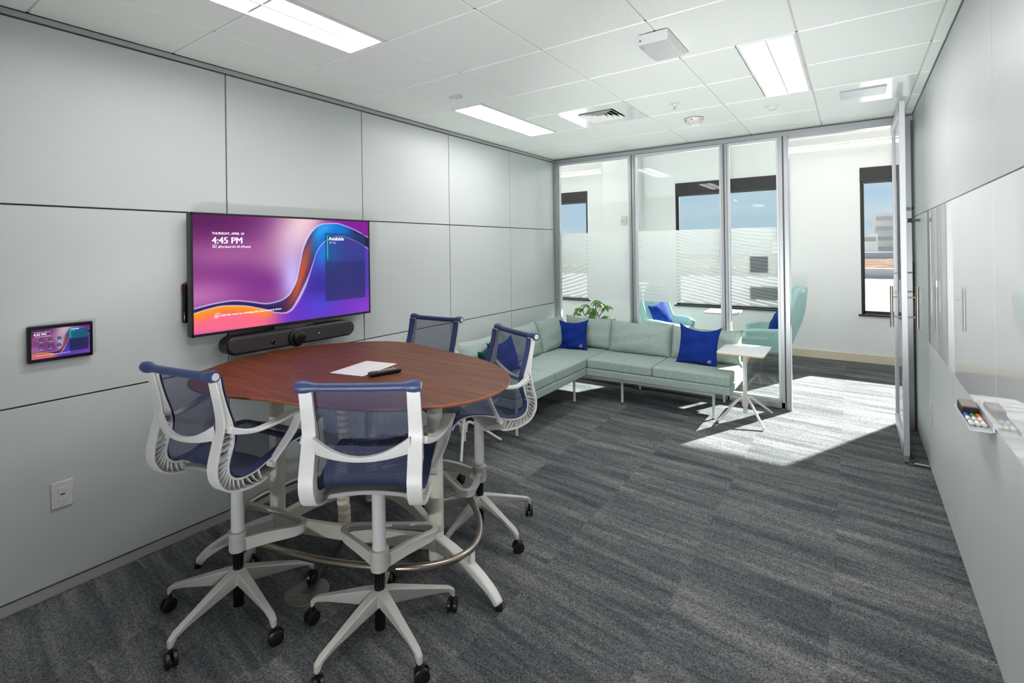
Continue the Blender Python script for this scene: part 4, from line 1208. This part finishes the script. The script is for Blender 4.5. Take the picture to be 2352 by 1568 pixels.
# ================================================================== SIDE TABLES
def make_side():
    t = thing('side_table', 'table', 'side table', (0, 0, 0))
    def rr(w_, d_, r, n=6):
        p = []
        for (cx, cy, a0) in ((w_/2-r, d_/2-r, 0), (-w_/2+r, d_/2-r, PI/2), (-w_/2+r, -d_/2+r, PI), (w_/2-r, -d_/2+r, 1.5*PI)):
            for k in range(n+1): a = a0+PI/2*k/n; p.append((cx+r*math.cos(a), cy+r*math.sin(a)))
        return p
    MB().prism(rr(.40, .52, .028), .645, .653).build('top', 'table_white', t, smooth=30)
    MB().prism(rr(.396, .516, .026), .634, .645).build('edge_ply', 'ply', t, smooth=30)
    MB().cyl((0, 0, .055), (0, 0, .636), .019, 18).lathe([(.020, .05), (.0205, .06)], 18).build('pole', 'white_metal', t)
    MB().lathe([(.025, .135), (.025, .165)], 18).build('collar', 'white_metal', t)
    for sx_, sy_ in ((-1, -1), (1, -1), (1, 1), (-1, 1)):
        MB().tube(catmull([(sx_*.012, sy_*.016, .120), (sx_*.018, sy_*.024, .185), (sx_*.035, sy_*.045, .195), (sx_*.075, sy_*.10, .155), (sx_*.192, sy_*.262, .012)], 5), .0115, 12).build('leg', 'white_metal', t)
    MB().bb(-.10, .10, -.10, .10, .628, .634).build('mount_plate', 'white_metal', t, smooth=0)
    return t
s1 = make_side(); s1.location = (2.302, 4.40, 0)
s1['label'] = 'white laptop side table on four splayed legs at the open end of the sofa'; s1['group'] = 'white side tables'
s2 = copy_tree(s1); s2.location = (.49, 2.42, 0); s2['label'] = 'white side table mostly hidden behind the stools, splayed legs showing under the side-on stool'
s3 = copy_tree(s1); s3.location = (1.60, 6.95, .0); s3.rotation_euler = (0, 0, 0); s3.scale = (1.1, .95, 1.06)
s3['label'] = 'white side table between the two aqua armchairs beyond the glass'

# ================================================================== BEYOND THE GLASS
def make_armchair():
    t = thing('lounge_chair', 'chair', 'armchair', (0, 0, 0))
    # wraparound shell, local +y is forward
    def top(a):
        d = abs(a)
        hi = 1.115-.035*(d/.8)**3
        arm = .585-.03*sstep(1.7, 2.5, d)
        return hi+(arm-hi)*sstep(.66, 1.12, d)
    NA, NZ = 57, 15
    def shell(a_, b_):
        a = (2*a_-1)*2.35; tz = top(a); z0 = .28
        z = z0+(tz-z0)*b_
        t_ = min(1, (z-z0)/.62)
        r = .215+.150*math.sin(t_*PI/2)
        x = r*1.05*math.sin(a); y = -r*math.cos(a)
        y -= .09*max(0, z-.5)*max(0, math.cos(a*.9))
        return (x, y, z)
    sh_ = MB().grid(NA, NZ, shell).build('shell', 'aqua', t, smooth=180, solid=.075, sub=1)
    MB().lathe([(.05, .255), (.20, .262), (.25, .30), (.29, .40), (.20, .43), (.02, .435)], 32).build('seat', 'aqua', t)
    cu_ = cushion(.46, .50, .12, 5, 20, 20, pinch=.02, wr=.003, corner=0, plump=.35).build('seat_cushion', 'aqua', t, smooth=180); cu_.location = (0, .04, .435)
    for sx_, sy_ in ((-1, -1), (1, -1), (1, 1), (-1, 1)):
        MB().tube([(sx_*.14, sy_*.14, .29), (sx_*.27, sy_*.27, 0)], [.020, .011], 12).build('leg', 'oak', t)
    MB().cyl((-.15, -.15, .265), (.15, .15, .265), .016).cyl((-.15, .15, .265), (.15, -.15, .265), .016).build('leg_frame', 'oak', t)
    return t
ac = make_armchair(); ac.location = (2.20, 6.55, 0); ac.rotation_euler = (0, 0, math.radians(90+8)); ac.scale = (1.06, 1.06, 1.0)
ac['label'] = 'aqua high-backed armchair beyond the glass, showing past the door jamb'; ac['group'] = 'aqua armchairs beyond the glass'
a2 = copy_tree(ac); a2.location = (.92, 6.62, 0); a2.rotation_euler = (0, 0, math.radians(-90-22)); a2['label'] = 'aqua armchair beyond the middle glass pane, facing away from the plant'
for (c, yw, rl, lb_, sd_) in (((.80, 6.60, .64), PI/2-.5, .2, 'royal blue pillow on the armchair behind the middle glass pane', 21), ((2.34, 6.45, .62), -PI/2+.3, -.15, 'royal blue pillow on the high-backed armchair by the door jamb', 22)):
    p = cushion(.34, .34, .13, sd_, 20, 20, pinch=.06, wr=.006, corner=.05, plump=.5).build('throw_pillow', 'blue_pillow', smooth=180)
    orient(p, c, yw, .35, rl); tag(p, lb_, 'pillow', 'throw pillows on the armchairs')

# plant
pl = thing('potted_plant', 'leafy green plant in a pale planter beyond the first glass pane', 'plant', (-.13, 6.25, 0))
MB().lathe([(.14, 0), (.17, .02), (.19, .40), (.175, .40), (.17, .36)], 28, cap=False).add([(.14*math.cos(2*PI*k/28), .14*math.sin(2*PI*k/28), .002) for k in range(28)], [tuple(range(28))]).build('planter', 'pot', pl)
MB().lathe([(.171, .355), (.05, .37), (.001, .372)], 24).build('soil', 'soil', pl)
rnd = random.Random(4)
mb = MB(); lf = MB()
for k in range(24):
    a = rnd.uniform(0, 2*PI); r = rnd.uniform(.05, .27); h_ = rnd.uniform(.52, .86)
    tip = Vector((r*math.cos(a), r*math.sin(a)*.8, h_)); base = Vector((.02*math.cos(a), .02*math.sin(a), .36))
    mb.tube(catmull([base, base.lerp(tip, .5)+Vector((0, 0, .06)), tip], 5), .004, 6)
    nl = rnd.randint(6, 8)
    for q in range(nl):
        b = 2*PI*q/nl+rnd.uniform(-.2, .2); L_ = rnd.uniform(.065, .10)
        d_ = Vector((math.cos(b), math.sin(b), rnd.uniform(-.75, -.15))).normalized(); s_ = d_.cross(Vector((0, 0, 1))).normalized()
        n_ = s_.cross(d_)
        p0 = tip+d_*.015
        prof_ = [(0, .004), (.25, .016), (.5, .021), (.75, .016), (1, .001)]
        vs = []; 
        for u, w_ in prof_:
            c = p0+d_*L_*u-Vector((0, 0, .03*u*u)); vs += [c-s_*w_+n_*.004, c, c+s_*w_+n_*.004]
        lf.add(vs, [(i*3+j, i*3+j+1, i*3+4+j, i*3+3+j) for i in range(4) for j in (0, 1)])
mb.build('stems', 'stem', pl)
fo = lf.build('foliage', 'leaf', pl, smooth=180); fo['kind'] = 'stuff'

# strobe on the pier, panels on the outer glass
t = thing('wall_strobe', 'small white alarm strobe on the pier beyond the first glass pane', 'fire alarm', (-.07, 7.44, 2.10))
MB().box((0, -.02, 0), (.10, .04, .14)).build('housing', 'white', t, bevel=.008)
MB().box((-.01, -.042, -.02), (.045, .008, .045)).build('lens', 'base_grey', t, bevel=.004)
text('lettering', 'FIRE', .018, 'ink', t, (.036, -.0415, -.028), (0, 0, 1), (-1, 0, 0))
t = thing('sign_panel', 'small square dark sign fixed on the outer side of the narrow glass pane', 'sign', (2.365, D+.0125, 1.44))
MB().box((0, 0, 0), (.165, .012, .165)).build('plate', 'grey_panel', t, smooth=0, bevel=.001)
MB().box((0, .0068, 0), (.12, .0015, .12)).build('backing', 'grey_panel', t, smooth=0)
t = thing('notice_holder', 'dark grey shelf-like holder behind the frosted band of the narrow glass pane', 'holder', (2.41, D+.048, 1.14))
MB().box((0, 0, 0), (.27, .07, .125)).build('box', pm('charcoal_holder', (70, 74, 76), .6), t, smooth=0, bevel=.006)
MB().box((0, .0, .066), (.27, .075, .006)).build('lip', pm('charcoal_lip', (60, 64, 66), .6), t, smooth=0, bevel=.002)

# linear pendants; the unseen row close to the glass is added for brightness
for (x0, x1, yL, lb_) in ((-2.6, -.30, 7.0, 'thin glowing linear pendant light beyond the first glass pane'), (2.30, 5.0, 7.0, 'thin glowing linear pendant light beyond the open doorway'),
                          (-2.6, -.10, 5.62, 'added unseen linear pendant close behind the glass wall above the plant'), (.4, 2.9, 5.62, 'added unseen linear pendant close behind the glass wall above the armchairs'), (3.4, 5.9, 5.62, 'added unseen linear pendant close behind the glass wall past the open door')):
    zL = 2.90
    t = thing('linear_pendant', lb_, 'pendant light', ((x0+x1)/2, yL, zL), 0, 'linear pendants beyond the glass'); h_ = (x1-x0)/2
    ml_ = 'line_soft' if yL > 6.5 else 'added_line'
    MB().bb(-h_, h_, -.035, .035, .012, .038).build('housing', 'white_metal', t, smooth=0, bevel=.003)
    MB().bb(-h_+.005, h_-.005, -.033, .033, -.018, .012).build('diffuser', ml_, t, smooth=0)
    MB().bb(-h_+.005, h_-.005, -.033, .033, .038, .045).build('added_top_glow', ml_, t, smooth=0)  # glowing top face, added to light the far ceiling and walls
    for x in (-h_+.15, h_-.15): MB().cyl((x, 0, .044), (x, 0, 3.35-zL), .002, 6).build('hanger', 'white_metal', t)

# can uplighters added behind the camera, unseen, to brighten the ceiling
for (x, y, aim, pw_, an_, vis, lb_) in ((2.40, -1.80, (.70, 3.2, H), 1.25, 88, .004, 'added fill uplighter on the floor nearer the panelled wall'),
                              (2.86, -1.80, (2.1, 4.2, H), .75, 64, .030, 'added fill uplighter on the floor between the two others'),
                              (3.22, -1.80, (2.0, 5.3, H), 3.0, 42, .03, 'added fill uplighter on the floor nearer the marker board wall')):
    t = thing('added_uplighter', lb_, 'added fill lamp', (x, y, 0), 0, 'added can uplighters')
    MB().lathe([(.11, 0), (.11, .012), (.10, .018)], 32).build('base', 'white_metal', t)
    MB().tube([(-.105, 0, .015), (-.105, 0, .20)], .008, 10).tube([(.105, 0, .015), (.105, 0, .20)], .008, 10).build('yoke', 'white_metal', t)
    d_ = (Vector(aim)-Vector((x, y, .22))).normalized(); q_ = d_.to_track_quat('Z', 'Y')
    can = MB().lathe([(.02, -.10), (.085, -.095), (.092, .10), (.086, .10), (.08, .06), (.02, .05)], 32, cap=False).build('can', 'white_metal', t); can.location = (0, 0, .20); can.rotation_mode = 'QUATERNION'; can.rotation_quaternion = q_
    MB().lathe([(.079, .070), (.079, .074)], 32).build('lens', 'fill_lens', can)
    e_x = q_.inverted() @ Vector((d_.y, -d_.x, 0)).normalized(); dn = q_.inverted() @ Vector((0, 0, -1)); dn = Vector((dn.x, dn.y, 0)).normalized()
    sz_ = .03; c0 = dn*vis+Vector((0, 0, .10)); c1 = dn*vis+Vector((0, 0, .34))
    if pw_ < 2: MB().strip([c0, c1], e_x, .36, .003).build('visor', 'black', can, smooth=0)  # added flap that keeps the beam off the stools
    ld_ = bpy.data.lights.new('ceiling_fill_beam', 'SPOT'); ld_.energy = UP_W*pw_; ld_.spot_size = math.radians(an_); ld_.spot_blend = 1.0; ld_.shadow_soft_size = sz_; ld_.color = (.97, 1, .99)
    lo_ = bpy.data.objects.new('ceiling_fill_beam', ld_); C.objects.link(lo_); lo_.parent = t
    lo_.location = Vector((0, 0, .20))+d_*(.10+sz_); lo_.rotation_mode = 'QUATERNION'; lo_.rotation_quaternion = d_.to_track_quat('-Z', 'Y')

# unseen spotlights added past the door to brighten the panelled wall's far end
for (x, y, aim, lb_) in ((5.3, 6.3, (0, 4.6, 1.5), 'added fill spotlight past the open door'), (5.75, 7.0, (0, 4.6, 1.5), 'added fill spotlight near the far windows past the open door')):
    t = thing('added_spotlight', lb_, 'spotlight', (x, y, 3.35), 0, 'added ceiling spotlights of the open area')
    MB().lathe([(.05, 0), (.05, -.03)], 24).cyl((0, 0, -.03), (0, 0, -.22), .010).build('stem', 'white_metal', t)
    d_ = (Vector(aim)-Vector((x, y, 3.05))).normalized(); q_ = d_.to_track_quat('Z', 'Y')
    can = MB().lathe([(.02, -.12), (.085, -.11), (.10, .12), (.094, .12), (.085, .06), (.02, .05)], 32, cap=False).build('can', 'white_metal', t); can.location = (0, 0, -.28); can.rotation_mode = 'QUATERNION'; can.rotation_quaternion = q_
    MB().lathe([(.083, .075), (.083, .08)], 32).build('lens', 'fill_lens', can)
    ld_ = bpy.data.lights.new('wall_fill_beam', 'SPOT'); ld_.energy = SPOT_W; ld_.spot_size = math.radians(44); ld_.spot_blend = 1.0; ld_.shadow_soft_size = .30; ld_.color = (.97, 1, 1)
    lo_ = bpy.data.objects.new('wall_fill_beam', ld_); C.objects.link(lo_); lo_.parent = t
    lo_.location = Vector((0, 0, -.28))+d_*.45; lo_.rotation_mode = 'QUATERNION'; lo_.rotation_quaternion = d_.to_track_quat('-Z', 'Y')

# ---- outside the windows
g_ = tag(MB().bb(-40, 90, FY+.6, 25, -.4, .20).build('white_roof', 'roof_white', smooth=0), 'flat white roof just outside the windows', 'roof')
tag(MB().bb(-40, 90, 25, 25.6, -.4, .60).build('roof_parapet', 'parapet', smooth=0), 'long grey parapet across the white roof', 'parapet')
tag(MB().bb(-40, 90, 25.7, 44, -.4, .58).build('planted_roof', 'roof_brown', smooth=0), 'brown dry planted roof beyond the grey parapet', 'roof')
tag(MB().bb(-40, 90, 44, 44.8, -.4, 1.02).build('roof_upstand', pm('pale_roof_edge', (226, 224, 218), .8, noise=.05, nscale=.5), smooth=0), 'pale roof edge beyond the brown roof', 'parapet')
tag(MB().bb(-200, 260, 45, 300, -20, -6).build('city_ground', 'parapet', smooth=0), 'grey ground of the city far below the roofs', 'ground')
def tower(x, y, w_, d_, h_, m_, lb_, fl=5):
    t = thing('distant_building', lb_, 'building', (x, y, -6.0), 0)
    MB().box((0, 0, (h_+6)/2), (w_, d_, h_+6)).build('block', m_, t, smooth=0)
    for k in range(fl):
        z = (h_+6)-1.0-k*(h_+4)/fl
        MB().box((0, -d_/2-.05, z), (w_*.94, .1, .7)).build('window_band', 'glassband', t, smooth=0)
tower(10.9, 124, 9.0, 12, 7.4, 'bldg', 'grey banded tower on the skyline behind the door frame', 6)
tower(2.5, 110, 8.0, 10, 3.4, 'bldg2', 'pale wide block on the skyline beside the grey tower', 3)
tower(-6, 140, 10, 12, 3.6, 'bldg', 'low grey block on the skyline by the edge of the window', 3)
tower(-20, 150, 12, 12, 2.6, 'bldg2', 'low pale block at the end of the skyline', 3)
tower(24, 130, 14, 12, 4.0, 'bldg2', 'broad pale block on the skyline past the grey tower', 3)
